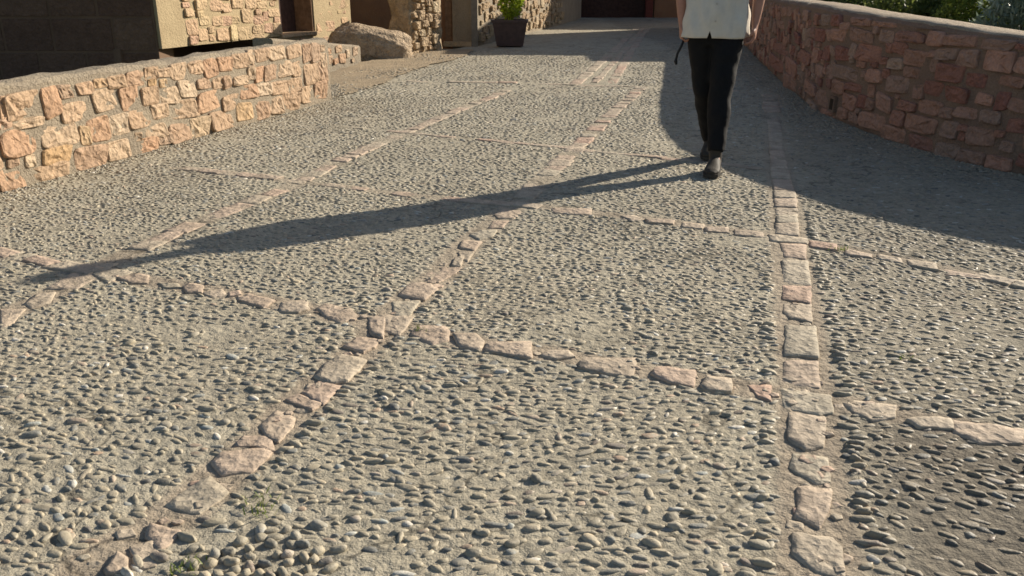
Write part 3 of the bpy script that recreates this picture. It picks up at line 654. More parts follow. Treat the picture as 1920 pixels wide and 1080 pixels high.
def wall_stone(parent, place, rect, proud, seed, mat, name="stone", rough=1.0, n=16):
    """one rough-faced stone in wall coordinates (s, z, outwards)"""
    s0, z0, s1, z1 = rect; cs, cz = (s0+s1)/2, (z0+z1)/2; hs, hz = (s1-s0)/2, (z1-z0)/2
    ir = .22+.16*rough; k1 = [rng.uniform(-ir, ir*.7) for _ in range(4)]; k2 = [rng.uniform(-ir, ir*.7) for _ in range(4)]; e_ = rng.uniform(.20, .40)
    ring = []
    for k in range(n):
        th = 2*math.pi*(k+.5)/n; c, s = math.cos(th), math.sin(th); e = e_
        u = abs(c)**e*math.copysign(1, c); w = abs(s)**e*math.copysign(1, s)
        q = (0 if u < 0 else 1)+(0 if w < 0 else 2)
        j = 1.03+.12*rough*noise.noise(Vector((u*1.7+seed*5.1, w*1.7, seed)))
        ring.append((u*(1+k1[q]*.55*abs(w)-.02)*j, w*(1+k2[q]*.55*abs(u)-.02)*j))
    tu, tw = rng.uniform(-.25, .25), rng.uniform(-.25, .25)
    vs = []
    def lvl(sc, o, amp):
        for u, w in ring:
            a, b = u*sc*hs, w*sc*hz
            nz = noise.noise(Vector((a*26+seed*2.3, b*26, seed*.7)))+.6*noise.noise(Vector((a*60+seed, b*60, seed)))
            vs.append((cs+a, cz+b, o+amp*nz*rough+(tu*a+tw*b)*.5*(o > 0)))
    lvl(1, -.03, 0); lvl(1, proud*.45, .006); lvl(.93, proud, .009); lvl(.66, proud*1.1, .014); lvl(.33, proud*1.1, .014)
    vs.append((cs, cz, proud*1.1+.01*rough*noise.noise(Vector((seed*9.1, seed*2.2, 0)))))
    fs = []
    for r in range(4):
        for k in range(n): fs.append((r*n+k, r*n+(k+1)%n, (r+1)*n+(k+1)%n, (r+1)*n+k))
    for k in range(n): fs.append((4*n+k, 4*n+(k+1)%n, 5*n))
    W = [Vector(place(*q)) for q in vs]
    c = W[-1].copy()
    o = obj(name, [w-c for w in W], fs, mat, parent, False, c)
    m = o.data
    m.polygons.foreach_set("use_smooth", [False]*len(m.polygons))
    return o

def fill_rects(taken, s_lo, s_hi, z_lo, z_hi, tries, wr, hr, gap=.014):
    out = list(taken); new = []
    for t in range(tries):
        k = 1-.62*t/tries
        w = rng.uniform(*wr)*k; h = rng.uniform(*hr)*k
        s = rng.uniform(s_lo, s_hi-w); top = z_hi(s+w/2) if callable(z_hi) else z_hi
        if z_lo+h >= top: continue
        z = rng.uniform(z_lo, top-h)
        r = (s, z, s+w, z+h)
        if any(r[0] < q[2]+gap and r[2] > q[0]-gap and r[1] < q[3]+gap and r[3] > q[1]-gap for q in out): continue
        out.append(r); new.append(r)
    return new

def wall_body(curve, hgt, thick, batter, z0, name, mat, step=.12, parent=None, top_amp=.008):
    n = max(2, int(curve.L[-1]/step)); v = []; f = []
    prof = 10
    for i in range(n+1):
        d = curve.L[-1]*i/n; p, t, nn = curve.frame(d); h = hgt(d); b = batter(d)
        j = lambda k: top_amp*noise.noise(Vector((d*6, k*2.1, 3.3)))
        P = [(0, z0), (b*.5, h*.5), (b+.0, h-.025+j(1)), (b+.02, h+j(2)), (b+thick*.35, h+.006+j(3)), (b+thick*.7, h+.006+j(4)), (b+thick-.02, h+j(5)), (b+thick, h-.03+j(6)), (b+thick, h*.5), (b+thick, z0)]
        v += [(p.x-nn.x*a, p.y-nn.y*a, z) for a, z in P]
    for i in range(n):
        for k in range(prof):
            q = (i*prof+k, i*prof+(k+1)%prof, (i+1)*prof+(k+1)%prof, (i+1)*prof+k)
            f.append(q if curve.side < 0 else q[::-1])
    f += [tuple(range(prof)), tuple(range(n*prof, (n+1)*prof))[::-1]]
    return obj(name, v, f, mat, parent)

# low wall on the sunny left side
LC = Curve(LEFT_CURVE, 1)
lw = wall_body(LC, lambda d: .622+.012*noise.noise(Vector((d*4.3, 0, 5))), .19, lambda d: 0.0, -.08, "low_stone_wall", M['wall_mortar'], step=.05, top_amp=.02)
tag(lw, "low sunlit wall of tan rubble stones along the left edge of the street", "wall")
def place_left(s, z, o):
    p, t, nn = LC.frame(s); return (p.x+nn.x*o, p.y+nn.y*o, z)
rects = [r for r in LEFT_STONES if r[3]-r[1] > .03]
rects += [(6.28, .02, 6.40, .17), (6.26, .19, 6.40, .33), (6.29, .35, 6.4, .49)]
rects = [(a, max(b, -.03), c, min(d, .612)) for a, b, c, d in rects]
extra = fill_rects(rects, 0.05, 1.75, .02, .6, 500, (.16, .30), (.12, .2)) + fill_rects(rects, 1.75, 6.4, .02, .6, 4000, (.10, .2), (.07, .15), .006)
for i, r in enumerate(rects+extra):
    g_ = -.016
    wall_stone(lw, place_left, (r[0]+g_, r[1]+g_*.5, r[2]-g_, r[3]-g_*.5), rng.uniform(.004, .014), i+.5, M['left_stone'])
# stones of the wall's end face
pe, te, ne = LC.frame(6.41)
def place_end(s, z, o): return (pe.x-ne.x*s+te.x*o, pe.y-ne.y*s+te.y*o, z)
for i, r in enumerate(fill_rects([], .01, .18, .02, .6, 120, (.12, .2), (.1, .16))):
    wall_stone(lw, place_end, r, .02, 400+i, M['left_stone'])

# parapet on the shaded right side
RC = Curve(RIGHT_CURVE, -1)
def r_y(d): return RC.at(d)[0].y
def rh(d): return float(np.interp(r_y(d), [2.4, 5.5, 7, 9, 12, 17, 20], [.82, .825, .905, .96, .95, .945, .945]))
def rb(d): return float(np.interp(r_y(d), [2.4, 5.5, 7.5, 9], [.08, .08, .03, 0]))
rw_ = wall_body(RC, rh, .40, rb, -.08, "parapet_wall", M['right_mortar'])
tag(rw_, "curved parapet wall of red sandstone rubble in shade on the right", "wall")
def place_right(s, z, o):
    p, t, nn = RC.frame(s); b = rb(s)*z/rh(s); return (p.x+nn.x*(o-b), p.y+nn.y*(o-b), z)
cv = []; cf = []; n_c = 150
for i in range(n_c+1):
    d = RC.L[-1]*i/n_c; p, t, nn = RC.frame(d); h = rh(d)+.006; b = rb(d)
    j = lambda k: .012*noise.noise(Vector((d*7, k*1.7, 9.1)))
    for a, z in ((b+.022+2*j(0), h-.010), (b+.035+2*j(1), h+.006+j(2)*.6), (b+.13, h+.014+j(3)), (b+.27, h+.014+j(4)), (b+.37+j(5), h+.004), (b+.395, h-.02)):
        cv.append((p.x-nn.x*a, p.y-nn.y*a, z))
for i in range(n_c):
    for k in range(5): cf.append((i*6+k, i*6+k+1, (i+1)*6+k+1, (i+1)*6+k))
obj("coping", cv, cf, M['coping'], rw_, True)
wh = tuple(WEEP_HOLE)
rrects = [tuple(r) for r in RIGHT_STONES if r[3]-r[1] > .03 and not (r[0] < wh[2] and r[2] > wh[0] and r[1] < wh[3] and r[3] > wh[1])]
rrects = [(a, max(b, -.03), c, min(d, rh((a+c)/2)-.03)) for a, b, c, d in rrects]
extra = fill_rects(rrects+[wh], .3, 3.0, .02, lambda s: rh(s)-.04, 350, (.2, .34), (.13, .22))
extra += fill_rects(rrects+[wh]+extra, 3.0, 9.0, .02, lambda s: rh(s)-.04, 9000, (.12, .24), (.08, .17), .003)
extra += fill_rects(rrects+[wh]+extra, 9.0, RC.L[-1]-.1, .02, lambda s: rh(s)-.04, 5000, (.14, .3), (.10, .2), .004)
for i, r in enumerate(rrects+extra):
    g_ = -.010
    wall_stone(rw_, place_right, (r[0]+g_, r[1]+g_*.5, r[2]-g_, r[3]-g_*.5), rng.uniform(.008, .024), 700+i, M['right_stone'], rough=1.15)
# weep hole: a square pipe mouth; its inner shade is a flat dark panel
wc = ((wh[0]+wh[2])/2, (wh[1]+wh[3])/2)
hb = MB(); q0 = .05
for a, b, c, d in ((-q0-.02, -q0-.02, q0+.02, -q0), (-q0-.02, q0, q0+.02, q0+.02), (-q0-.02, -q0, -q0, q0), (q0, -q0, q0+.02, q0)):
    P8 = [place_right(wc[0]+x, wc[1]+z, o) for o in (-.02, .030) for x, z in ((a, b), (c, b), (c, d), (a, d))]
    hb.add(P8, [(0,1,2,3),(7,6,5,4),(0,4,5,1),(1,5,6,2),(2,6,7,3),(3,7,4,0)])
ho = hb.build("drain_hole", M['right_mortar'], rw_)
P4 = [place_right(wc[0]+x, wc[1]+z, .024) for x, z in ((-q0, -q0), (q0, -q0), (q0, q0), (-q0, q0))]
obj("drain_shade_panel", P4, [(0,1,2,3)], M['soil'], ho)

# ------------------------------------------------------------------ old house on the left
B0 = Vector((-4.55, 11.5)); Bd = Vector((.30, .954)).normalized()
BC = Curve([B0, B0+Bd*5.25], 1)
house = empty("stone_house", (-4.6, 11.6, 0))
tag(house, "stone house with dark shaded gable and golden sunlit side behind the low wall", "house")
IH = -Vector(house.location)
def bobj(mb, name, mat, parent=house):
    o = mb.build(name, mat, parent, False); o.location = IH if parent is house else (0, 0, 0); return o
def bpt(s, o): p = B0+Bd*s; nn = Vector((Bd.y, -Bd.x)); return (p.x+nn.x*o, p.y+nn.y*o)
Zf = .36; HT = 5.2
m = MB()       # sunlit side wall, with the doorway left open between s = 2.86 and 3.93
for s0, s1, z0, z1 in ((0, .44, Zf, HT), (3.93, 5.25, -.08, HT), (2.86, 3.93, 2.35, HT)):
    m.prism([bpt(s0, 0), bpt(s1, 0), bpt(s1, -.55), bpt(s0, -.55)], z0, z1)
m.prism([bpt(2.86, .004), bpt(3.93, .004), bpt(3.93, -.55), bpt(2.86, -.55)], -.08, Zf-.03)
bobj(m, "plaster_wall", M['plaster'])
m = MB(); m.prism([bpt(.441, .0), bpt(2.86, .0), bpt(2.86, -.55), bpt(.44, -.55)], Zf, HT)
side = bobj(m, "rubble_wall", M['plaster'])
rub = side
m = MB(); m.prism([bpt(2.86, -.35), bpt(3.93, -.35), bpt(3.93, -.42), bpt(2.86, -.42)], Zf-.03, 2.35)
bobj(m, "door", M['dark_wood'])
m = MB(); m.prism([bpt(3.89, -.02), bpt(3.928, -.02), bpt(3.928, -.345), bpt(3.89, -.345)], Zf+.022, 2.34)
bobj(m, "shaded_reveal", M['wood'])  # brown facing over the reveal; its shade is put into the colour
m = MB(); m.prism([bpt(2.80, .05), bpt(4.0, .05), bpt(4.0, -.34), bpt(2.80, -.34)], Zf-.028, Zf+.02)
bobj(m, "door_sill", M['facade_stone'])
m = MB(); m.prism([bpt(-.1, -1.6), bpt(2.86, -1.6), bpt(2.86, -1.9), bpt(-.1, -1.9)], -.08, Zf)  # added recess under the facade, shaped to give its dark foot
m.prism([bpt(-.2, -.5), bpt(0.05, -.5), bpt(0.05, -1.9), bpt(-.2, -1.9)], -.08, Zf)
m.prism([bpt(2.87, -.56), bpt(3.1, -.56), bpt(3.1, -1.9), bpt(2.87, -1.9)], -.08, Zf+.3)
bobj(m, "added_recess_wall", M['dark_mortar'])
def place_house(s, z, o):
    x, y = bpt(s, o); return (x, y, z)
hs = [tuple(r) for r in FACADE_STONES]
ex = fill_rects(hs+[(0, Zf, .45, HT)], .45, 2.84, Zf+.02, 1.9, 9000, (.16, .30), (.10, .18), .022)
for i, r in enumerate(hs+ex):
    if r[2] > 2.85: r = (r[0], r[1], 2.85, r[3])
    if r[1] < Zf+.01: r = (r[0], Zf+.01, r[2], r[3])
    if r[3]-r[1] < .04 or r[2]-r[0] < .05: continue
    r = (r[0]-.024, r[1]-.014, r[2]+.024, r[3]+.014)
    o = wall_stone(side, place_house, r, rng.uniform(.01, .022), 2000+i, M['facade_stone'], rough=.7, n=12)
for i, r in enumerate(fill_rects([], 3.97, 5.22, .05, 1.6, 500, (.16, .34), (.10, .2), .02)): wall_stone(side, place_house, r, rng.uniform(-.004, .006), 2700+i, M['facade_stone'], rough=.7, n=12)
ex = fill_rects([], 2.86, 3.92, -.05, Zf-.05, 80, (.2, .34), (.1, .17))
for i, r in enumerate(ex): wall_stone(side, place_house, r, .015, 2500+i, M['facade_stone'], rough=.7, n=12)
# dark gable facing the viewer
Y0 = 11.5
m = MB(); m.box((-11, Y0, -.08), (-4.60, Y0+.5, HT)); gable = bobj(m, "gable_wall", M['dark_mortar'])
z = -.05; row = 0
while z < 2.0:
    h = rng.uniform(.36, .44); x = -4.615
    while x > -8.6:
        w = rng.uniform(.5, .95)*(.6 if (row % 2 and x == -4.615) else 1)
        mb = MB(); e = .012; pr = rng.uniform(.008, .016)
        x0, x1, z0, z1 = x-w+.008, x-.008, z+.008, z+h-.008
        mb.add([(x0,Y0+.02,z0),(x1,Y0+.02,z0),(x1,Y0+.02,z1),(x0,Y0+.02,z1),(x0+e,Y0-pr,z0+e),(x1-e,Y0-pr,z0+e),(x1-e,Y0-pr,z1-e),(x0+e,Y0-pr,z1-e)],
               [(4,5,6,7),(0,1,5,4),(1,2,6,5),(2,3,7,6),(3,0,4,7)])
        mb.build("stone_block", M['dark_stone'], gable); x -= w
    z += h; row += 1
m = MB(); m.add([(-11, Y0-.3, HT), (-4.2, Y0-.3, HT), (-2.7, Y0+5.2, HT), (-11, Y0+5.2, HT), (-11, Y0+2.4, HT+1.6), (-4.4, Y0+2.4, HT+1.6)],
                [(0,1,5,4), (2,3,4,5), (1,2,5), (3,0,4), (3,2,1,0)])
bobj(m, "roof", M['brown_plaster'])

# ------------------------------------------------------------------ recessed shaded annexe and rough pier, door, far wall on the left
def rough_block(name, poly, z0, z1, mat, amp, seed, nz=10, ns=8, parent=None, taper=0.0, bulge=0.0):
    """a battered, uneven masonry block over a polygon"""
    P = [Vector(p) for p in poly]; ar = sum(P[i].x*P[(i+1)%len(P)].y-P[(i+1)%len(P)].x*P[i].y for i in range(len(P)))
    if ar < 0: P = P[::-1]
    c = sum(P, Vector((0, 0)))/len(P); ring = []
    for i in range(len(P)):
        for k in range(ns): ring.append(P[i].lerp(P[(i+1)%len(P)], k/ns))
    n = len(ring); v = []; f = []
    for j in range(nz+1):
        t = j/nz; z = z0+(z1-z0)*t
        for q in ring:
            e = 1-taper*t+bulge*max(0, 1-t*4)**2
            d = (q-c); w = noise.noise(Vector((q.x*4+seed, q.y*4, z*4)))+.6*noise.noise(Vector((q.x*9+seed, q.y*9, z*9)))
            r = c+d*e+d.normalized()*amp*w
            v.append((r.x, r.y, z))
    for j in range(nz):
        for k in range(n): f.append((j*n+k, j*n+(k+1)%n, (j+1)*n+(k+1)%n, (j+1)*n+k))
    f.append(tuple(range(nz*n, (nz+1)*n)))
    return obj(name, v, f, mat, parent, True)

annexe = empty("annexe", (-2.4, 16.2, 0))
tag(annexe, "brown plastered annexe with rough stone pier behind the boulder", "building")
IA = -Vector(annexe.location)
m = MB(); m.box((-3.6, 18.5, -.08), (-1.36, 18.9, 4.2)); o = m.build("plaster_wall", M['brown_plaster'], annexe); o.location = IA
o = rough_block("stone_pier", [(-2.12, 15.42), (-1.74, 15.15), (-1.29, 16.05), (-1.33, 16.5), (-1.75, 16.3)], -.08, 1.45, M['rough_stone'], .06, 3.1, nz=30, ns=12, parent=annexe, bulge=.12); o.location = IA
pd = Vector((.44, .90)).normalized()
def place_pier(s, z, q):
    p = Vector((-1.73, 15.16))+pd*s+Vector((pd.y, -pd.x))*(q+.02); return (p.x, p.y, z)
for i, r in enumerate(fill_rects([], 0.04, .96, .04, 1.35, 900, (.14, .28), (.1, .2), .004)):
    s_ = wall_stone(o, place_pier, r, rng.uniform(.03, .06), 3000+i, M['rough_stone'], rough=1.4, n=12)
m = MB(); m.box((-1.38, 17.35, -.08), (-.70, 17.6, 1.38)); o = m.build("door_wall", M['brown_plaster'], annexe); o.location = IA
for k in range(4):
    x0 = -1.30+k*.132
    m = MB(); m.box((x0+.004, 17.28+.004*(k % 2), .09), (x0+.128, 17.34, 1.3)); o = m.build("door_plank", M['wood'], annexe); o.location = IA
m = MB(); m.box((-.775, 16.98, -.01), (-.655, 17.33, 1.5)); o = m.build("door_post", M['grey_wood'], annexe); o.location = IA
m = MB(); m.box((-1.32, 17.0, 0.0), (-.78, 17.27, .085)); o = m.build("doorstep", M['facade_stone'], annexe); o.location = IA

EC = Curve([(-.66, 17.1), (.0, 20.0), (1.08, 24.1), (2.3, 29.8)], 1)
ew = wall_body(EC, lambda d: float(np.interp(d, [0, 4, 8], [1.4, 1.5, 3.2])), .5, lambda d: 0, -.08, "street_wall", M['wall_mortar'])
tag(ew, "golden rubble wall behind the planter, far up the street", "wall")
def place_e(s, z, o):
    p, t, nn = EC.frame(s); return (p.x+nn.x*o, p.y+nn.y*o, z)
for i, r in enumerate(fill_rects([], .05, 9, .03, 1.3, 2500, (.2, .42), (.12, .25), .008)):
    wall_stone(ew, place_e, r, rng.uniform(.02, .055), 4000+i, M['rough_stone'], rough=1.3, n=12)

# ------------------------------------------------------------------ boulder and the little wall beside it
def boulder(name, c, r, seed, mat, cut=None):
    bm = bmesh.new(); bmesh.ops.create_icosphere(bm, subdivisions=5, radius=1)
    for v in bm.verts:
        q = v.co.copy()
        p = Vector([abs(a)**.72*math.copysign(1, a) for a in q])
        w = .12*noise.noise(q*1.4+Vector((seed, 0, 0)))+.05*noise.noise(q*3.5+Vector((0, seed, 0)))+.045*noise.noise(q*8+Vector((0, 0, seed)))+.02*noise.noise(q*19)
        p = p*(1+w)
        v.co = Vector((p.x*r[0], p.y*r[1], p.z*r[2]))
    me = bpy.data.meshes.new(name); bm.to_mesh(me); bm.free(); me.materials.append(mat)
    me.polygons.foreach_set("use_smooth", [True]*len(me.polygons))
    o = link(name, me, None, c); return o
b_ = boulder("boulder", (-2.30, 14.55, .14), (.67, .52, .355), 4.7, M['boulder'])
b_.rotation_euler = (0, math.radians(9), math.radians(20))
tag(b_, "large tan boulder with shaded front between the house and the pier", "boulder")
SC = Curve([(-3.05, 11.3), (-2.62, 12.6), (-2.36, 13.75)], 1)
sw = wall_body(SC, lambda d: .50-.10*d, .3, lambda d: 0, -.08, "kerb_wall", M['wall_mortar'])
tag(sw, "very low stub of stone wall leading to the boulder", "wall")
def place_s(s, z, o):
    p, t, nn = SC.frame(s); return (p.x+nn.x*o, p.y+nn.y*o, z)
for i, r in enumerate(fill_rects([], .03, 2.4, .02, lambda s: .48-.10*s, 300, (.14, .26), (.09, .15))):
    wall_stone(sw, place_s, r, .02, 5000+i, M['left_stone'], n=12)

# ------------------------------------------------------------------ planter
planter = empty("planter", (-.04, 16.95, 0))
tag(planter, "wide dark clay planter with a bright green plant against the far wall", "planter")
m = MB(); n = 4
def sq(h, z): return [(-h, -h*.75, z), (h, -h*.75, z), (h, h*.75, z), (-h, h*.75, z)]
rings = [sq(.235, .02), sq(.25, .03), sq(.325, .45), sq(.345, .455), sq(.345, .50), sq(.30, .501), sq(.295, .44)]
m.add([p for r in rings for p in r], [(3,2,1,0)]+[(i*4+k, i*4+(k+1)%4, (i+1)*4+(k+1)%4, (i+1)*4+k) for i in range(6) for k in range(4)])
m.build("pot", M['pot'], planter)
m = MB(); m.add([(x*.98, y*.98, .45) for x, y, z in sq(.295, 0)], [(0,1,2,3)]); m.build("soil", M['soil'], planter)

def leaves(name, blobs, n, size, mat, parent=None, loc=None, aspect=.5, seed=1, up=.3, shell=.55):
    """n small bent leaves spread through several ellipsoids"""
    r = np.random.default_rng(seed); V = []; F = []; S = []
    w = np.array([b[1][0]*b[1][1]*b[1][2] for b in blobs])**(2/3); w = w/w.sum()
    for bi, (c, rad) in enumerate(blobs):
        k = int(n*w[bi])+1
        d = r.normal(0, 1, (k, 3)); d /= np.linalg.norm(d, axis=1)[:, None]
        rr = shell+(1-shell)*r.random(k)**.6
        # ragged outline: clumps
        cl = np.array([noise.noise(Vector(q)*2.4+Vector((seed, bi, 0))) for q in d])
        P = np.array(c)+d*np.array(rad)*(rr*(1+.35*cl))[:, None]
        t = d*.5+r.normal(0, .7, (k, 3)); t[:, 2] += up; t /= np.linalg.norm(t, axis=1)[:, None]
        sdir = np.cross(t, r.normal(0, 1, (k, 3))); sdir /= np.linalg.norm(sdir, axis=1)[:, None]
        nn = np.cross(t, sdir)
        L = size*r.uniform(.6, 1.35, k)[:, None]; b = len(V)
        q0 = P; q1 = P+t*L*.5+sdir*L*aspect*.5+nn*L*.06; q2 = P+t*L-nn*L*.10; q3 = P+t*L*.5-sdir*L*aspect*.5+nn*L*.06
        base = len(V)*0+sum(len(x) for x in V)
        V.append(np.stack([q0, q1, q2, q3], 1).reshape(-1, 3))
        i4 = base+np.arange(k)[:, None]*4
        F.append(np.concatenate([i4+np.array([0, 1, 2]), i4+np.array([0, 2, 3])]))
        S.append(np.repeat(np.clip(r.random(k)*.7+.3*(cl+.5), 0, 1), 4))
    V = np.concatenate(V); F = np.concatenate(F); S = np.concatenate(S)
    me = bpy.data.meshes.new(name)
    me.vertices.add(len(V)); me.vertices.foreach_set("co", V.astype(np.float32).ravel())
    me.loops.add(F.size); me.loops.foreach_set("vertex_index", F.astype(np.int32).ravel())
    me.polygons.add(len(F)); me.polygons.foreach_set("loop_start", (np.arange(len(F))*3).astype(np.int32)); me.update(calc_edges=True)
    a = me.attributes.new("shade", 'FLOAT', 'POINT'); a.data.foreach_set("value", S.astype(np.float32))
    me.materials.append(mat)
    return link(name, me, parent, loc)

leaves("foliage", [((.02, 0, .78), (.20, .17, .28)), ((.08, .02, 1.02), (.16, .15, .22)), ((-.08, 0, 1.12), (.15, .14, .2))], 1500, .085, M['leaf_lime'], planter, seed=3)
m = MB()
for k in range(7):
    a = k*.9; m.tube([(.05*math.cos(a), .05*math.sin(a), .49), (.07*math.cos(a), .07*math.sin(a), .75), (.13*math.cos(a+.3), .12*math.sin(a+.3), 1.05)], [.008, .006, .003], 6)
m.build("stem", M['bark'], planter, True)

# ------------------------------------------------------------------ house closing the far end, and one added on the right for its shadow
far = empty("far_house", (6, 31, 0))
tag(far, "brown house closing the far end of the street with a dark gateway", "house")
IF = -Vector(far.location)
def fpart(mb, name, mat):
    o = mb.build(name, mat, far); o.location = IF; return o
m = MB(); m.box((2.0, 31.2, -.08), (2.3, 36, 6)); m.box((4.95, 31.2, -.08), (15, 36, 6)); m.box((2.3, 31.2, 2.9), (4.95, 36, 6)); fpart(m, "front_wall", M['brown_plaster'])
m = MB(); m.box((2.3, 31.9, -.05), (4.95, 32.05, 2.9)); fpart(m, "gate", M['dark_wood'])
m = MB(); m.box((4.62, 30.95, -.02), (4.86, 31.19, 2.9)); fpart(m, "gate_post", M['red_wood'])
m = MB(); m.add([(1.6,30.8,6),(15.4,30.8,6),(15.4,36.4,6),(1.6,36.4,6),(1.6,33.6,8),(15.4,33.6,8)], [(0,1,5,4),(2,3,4,5),(1,2,5),(3,0,4),(3,2,1,0)]); fpart(m, "roof", M['brown_plaster'])

outb = empty("shade_caster_house", (5.1, 19.5, 0))  # added blocks, placed and sized to cast the far street's shadow edge
tag(outb, "brown house added at the top of the parapet wall to shade the far street", "house")
IO = -Vector(outb.location)
m = MB(); m.prism([(5.08, 19.5), (7.5, 19.5), (7.5, 24.2), (5.08, 24.2)], -.08, 3.33); o = m.build("front_wall", M['brown_plaster'], outb); o.location = IO
m = MB(); m.prism([(7.52, 18.3), (11, 18.3), (11, 24.2), (7.52, 24.2)], -.08, 3.33); o = m.build("shadow_wing", M['brown_plaster'], outb); o.location = IO
m = MB(); m.prism([(5.02, 19.44), (7.49, 19.44), (7.49, 24.3), (5.02, 24.3)], 3.332, 3.40); m.prism([(7.5, 18.24), (11.1, 18.24), (11.1, 24.3), (7.5, 24.3)], 3.334, 3.41)
o = m.build("roof", M['brown_plaster'], outb); o.location = IO

# ------------------------------------------------------------------ shrubs and trees beyond the parapet
def shrub(name, loc, blobs, n, size, mat, label, cat, group=None, seed=1, aspect=.5, trunk=.04, shell=.45):
    t = empty(name, loc); tag(t, label, cat, group)
    leaves("crown", blobs, n, size, mat, t, seed=seed, aspect=aspect, shell=shell)
    mb = MB(); rr = random.Random(seed)
    for c, rad in blobs:
        mb.tube([(rr.uniform(-.05, .05), rr.uniform(-.05, .05), -.08), (c[0]*.4, c[1]*.4, c[2]*.55), (c[0], c[1], c[2])], [trunk, trunk*.75, trunk*.3], 7)
    mb.build("trunk", M['bark'], t, True)
    return t
shrub("bush", (5.45, 14.6, 0), [((0,0,.70),(.5,.5,.5)), ((.4,.4,.8),(.5,.5,.5)), ((-.1,-.5,.75),(.4,.45,.45))], 5600, .075, M['leaf_dark'], "dark green bush behind the pale-topped bend of the parapet", "bush", "bushes beyond the parapet", 21)
shrub("bush", (5.6, 13.1, 0), [((0,0,.65),(.48,.45,.5)), ((.4,.2,.85),(.45,.45,.5)), ((-.2,-.3,.7),(.35,.4,.45))], 5600, .065, M['leaf'], "sunlit mid-green bush next to the dark bush behind the parapet", "bush", "bushes beyond the parapet", 22)
shrub("bush", (5.75, 12.1, 0), [((0,0,.65),(.45,.42,.5)), ((.4,.3,.85),(.45,.45,.5))], 4800, .07, M['leaf_dark'], "dark leafy bush between two sunlit bushes behind the parapet", "bush", "bushes beyond the parapet", 28)
shrub("bush", (5.72, 11.35, 0), [((0,0,.65),(.36,.34,.5)), ((.2,.15,.85),(.33,.33,.5))], 4200, .06, M['leaf_bright'], "bright yellow-green bush behind the parapet, next to the pale blue-grey bush", "bush", "bushes beyond the parapet", 23)
shrub("bush", (6.15, 9.9, 0), [((0,0,.65),(.4,.35,.45)), ((.3,-.3,.8),(.4,.4,.45))], 4200, .05, M['leaf'], "small-leaved green bush behind the parapet at the picture's right edge", "bush", "bushes beyond the parapet", 24)
shrub("tree", (7.4, 15.9, 0), [((0,0,1.2),(1.0,1.0,1.1)), ((.7,.4,1.5),(.9,.9,.9)), ((-.8,.1,.9),(.8,.8,.85))], 9000, .11, M['leaf_dark'], "dense dark tree behind the bushes and the parapet", "tree", "trees beyond the parapet", 25, trunk=.12)
shrub("tree", (8.7, 14.0, 0), [((0,0,1.3),(1.2,1.1,1.2)), ((.9,-.6,1.7),(1.1,1.0,1.0)), ((-.8,.5,1.0),(.9,.9,.9))], 9000, .11, M['leaf'], "lighter green tree far behind the pale blue-grey bush beyond the parapet", "tree", "trees beyond the parapet", 26, trunk=.12)
shrub("tree", (6.3, 16.6, 0), [((0,0,.95),(.75,.7,.85)), ((.5,.3,1.1),(.7,.7,.75)), ((-.4,.2,.8),(.6,.6,.7))], 9000, .15, M['leaf_dark'], "farthest dark green tree beyond the parapet", "tree", "trees beyond the parapet", 27, trunk=.16)
shrub("bush", (5.9, 10.55, 0), [((0,0,.6),(.36,.36,.5)), ((.25,.1,.9),(.34,.34,.42))], 1900, .13, M['leaf_blue'], "pale blue-grey long-leaved bush behind the parapet", "bush", "bushes beyond the parapet", 31, aspect=.26)

# ------------------------------------------------------------------ the walking person
PERSON = Vector((1.33, 5.84, 0))
person = empty("person", PERSON); person.rotation_euler = (0, 0, -.22)
tag(person, "person in a pale shirt and black trousers walking towards the viewer", "person")
def remesh(o, vox, smooth=4, fac=.5):
    r = o.modifiers.new("remesh", 'REMESH'); r.mode = 'VOXEL'; r.voxel_size = vox; r.use_smooth_shade = True
    s = o.modifiers.new("smooth", 'SMOOTH'); s.iterations = smooth; s.factor = fac
Lh, Lk, La = Vector((.095, -.01, .92)), Vector((.065, -.13, .50)), Vector((.065, -.24, .10))      # leading leg
Rh, Rk, Ra = Vector((-.085, .01, .92)), Vector((-.035, .03, .50)), Vector((.03, .31, .135))      # trailing leg
# body
m = MB()
for h, k, a in ((Lh, Lk, La), (Rh, Rk, Ra)):
    m.tube([h, h.lerp(k, .45), k, k.lerp(a, .3), k.lerp(a, .75), a], [.08, .07, .05, .052, .038, .036], 14)
m.tube([(.005,0,.84),(.005,0,.95),(.005,.0,1.12),(.005,.0,1.3),(.005,.005,1.44),(.005,.01,1.50)], [(.15,.10),(.16,.11),(.145,.10),(.155,.11),(.16,.10),(.09,.07)], 18, side=(1,0,0))
m.tube([(.005,.01,1.46),(.005,0,1.56),(.005,-.005,1.64)], [.065,.056,.055], 14)
m.ball((.005,-.005,1.735), (.076,.096,.112)); m.ball((.005,-.035,1.665), (.052,.06,.055))
m.tube([(.005,-.098,1.745),(.005,-.113,1.715),(.005,-.122,1.698),(.005,-.10,1.688)], [.010,.012,.016,.008], 8)
for sx in (-1, 1): m.ball((.005+sx*.077, .01, 1.725), (.012,.024,.034), 10, 8)
for sx in (-1, 1): m.tube([(.005+sx*.045,-.078,1.767),(.005+sx*.018,-.095,1.767)], [.008,.009], 8)
m.tube([(-.022,-.085,1.662),(.005,-.095,1.660),(.032,-.085,1.662)], [.006,.008,.006], 8)
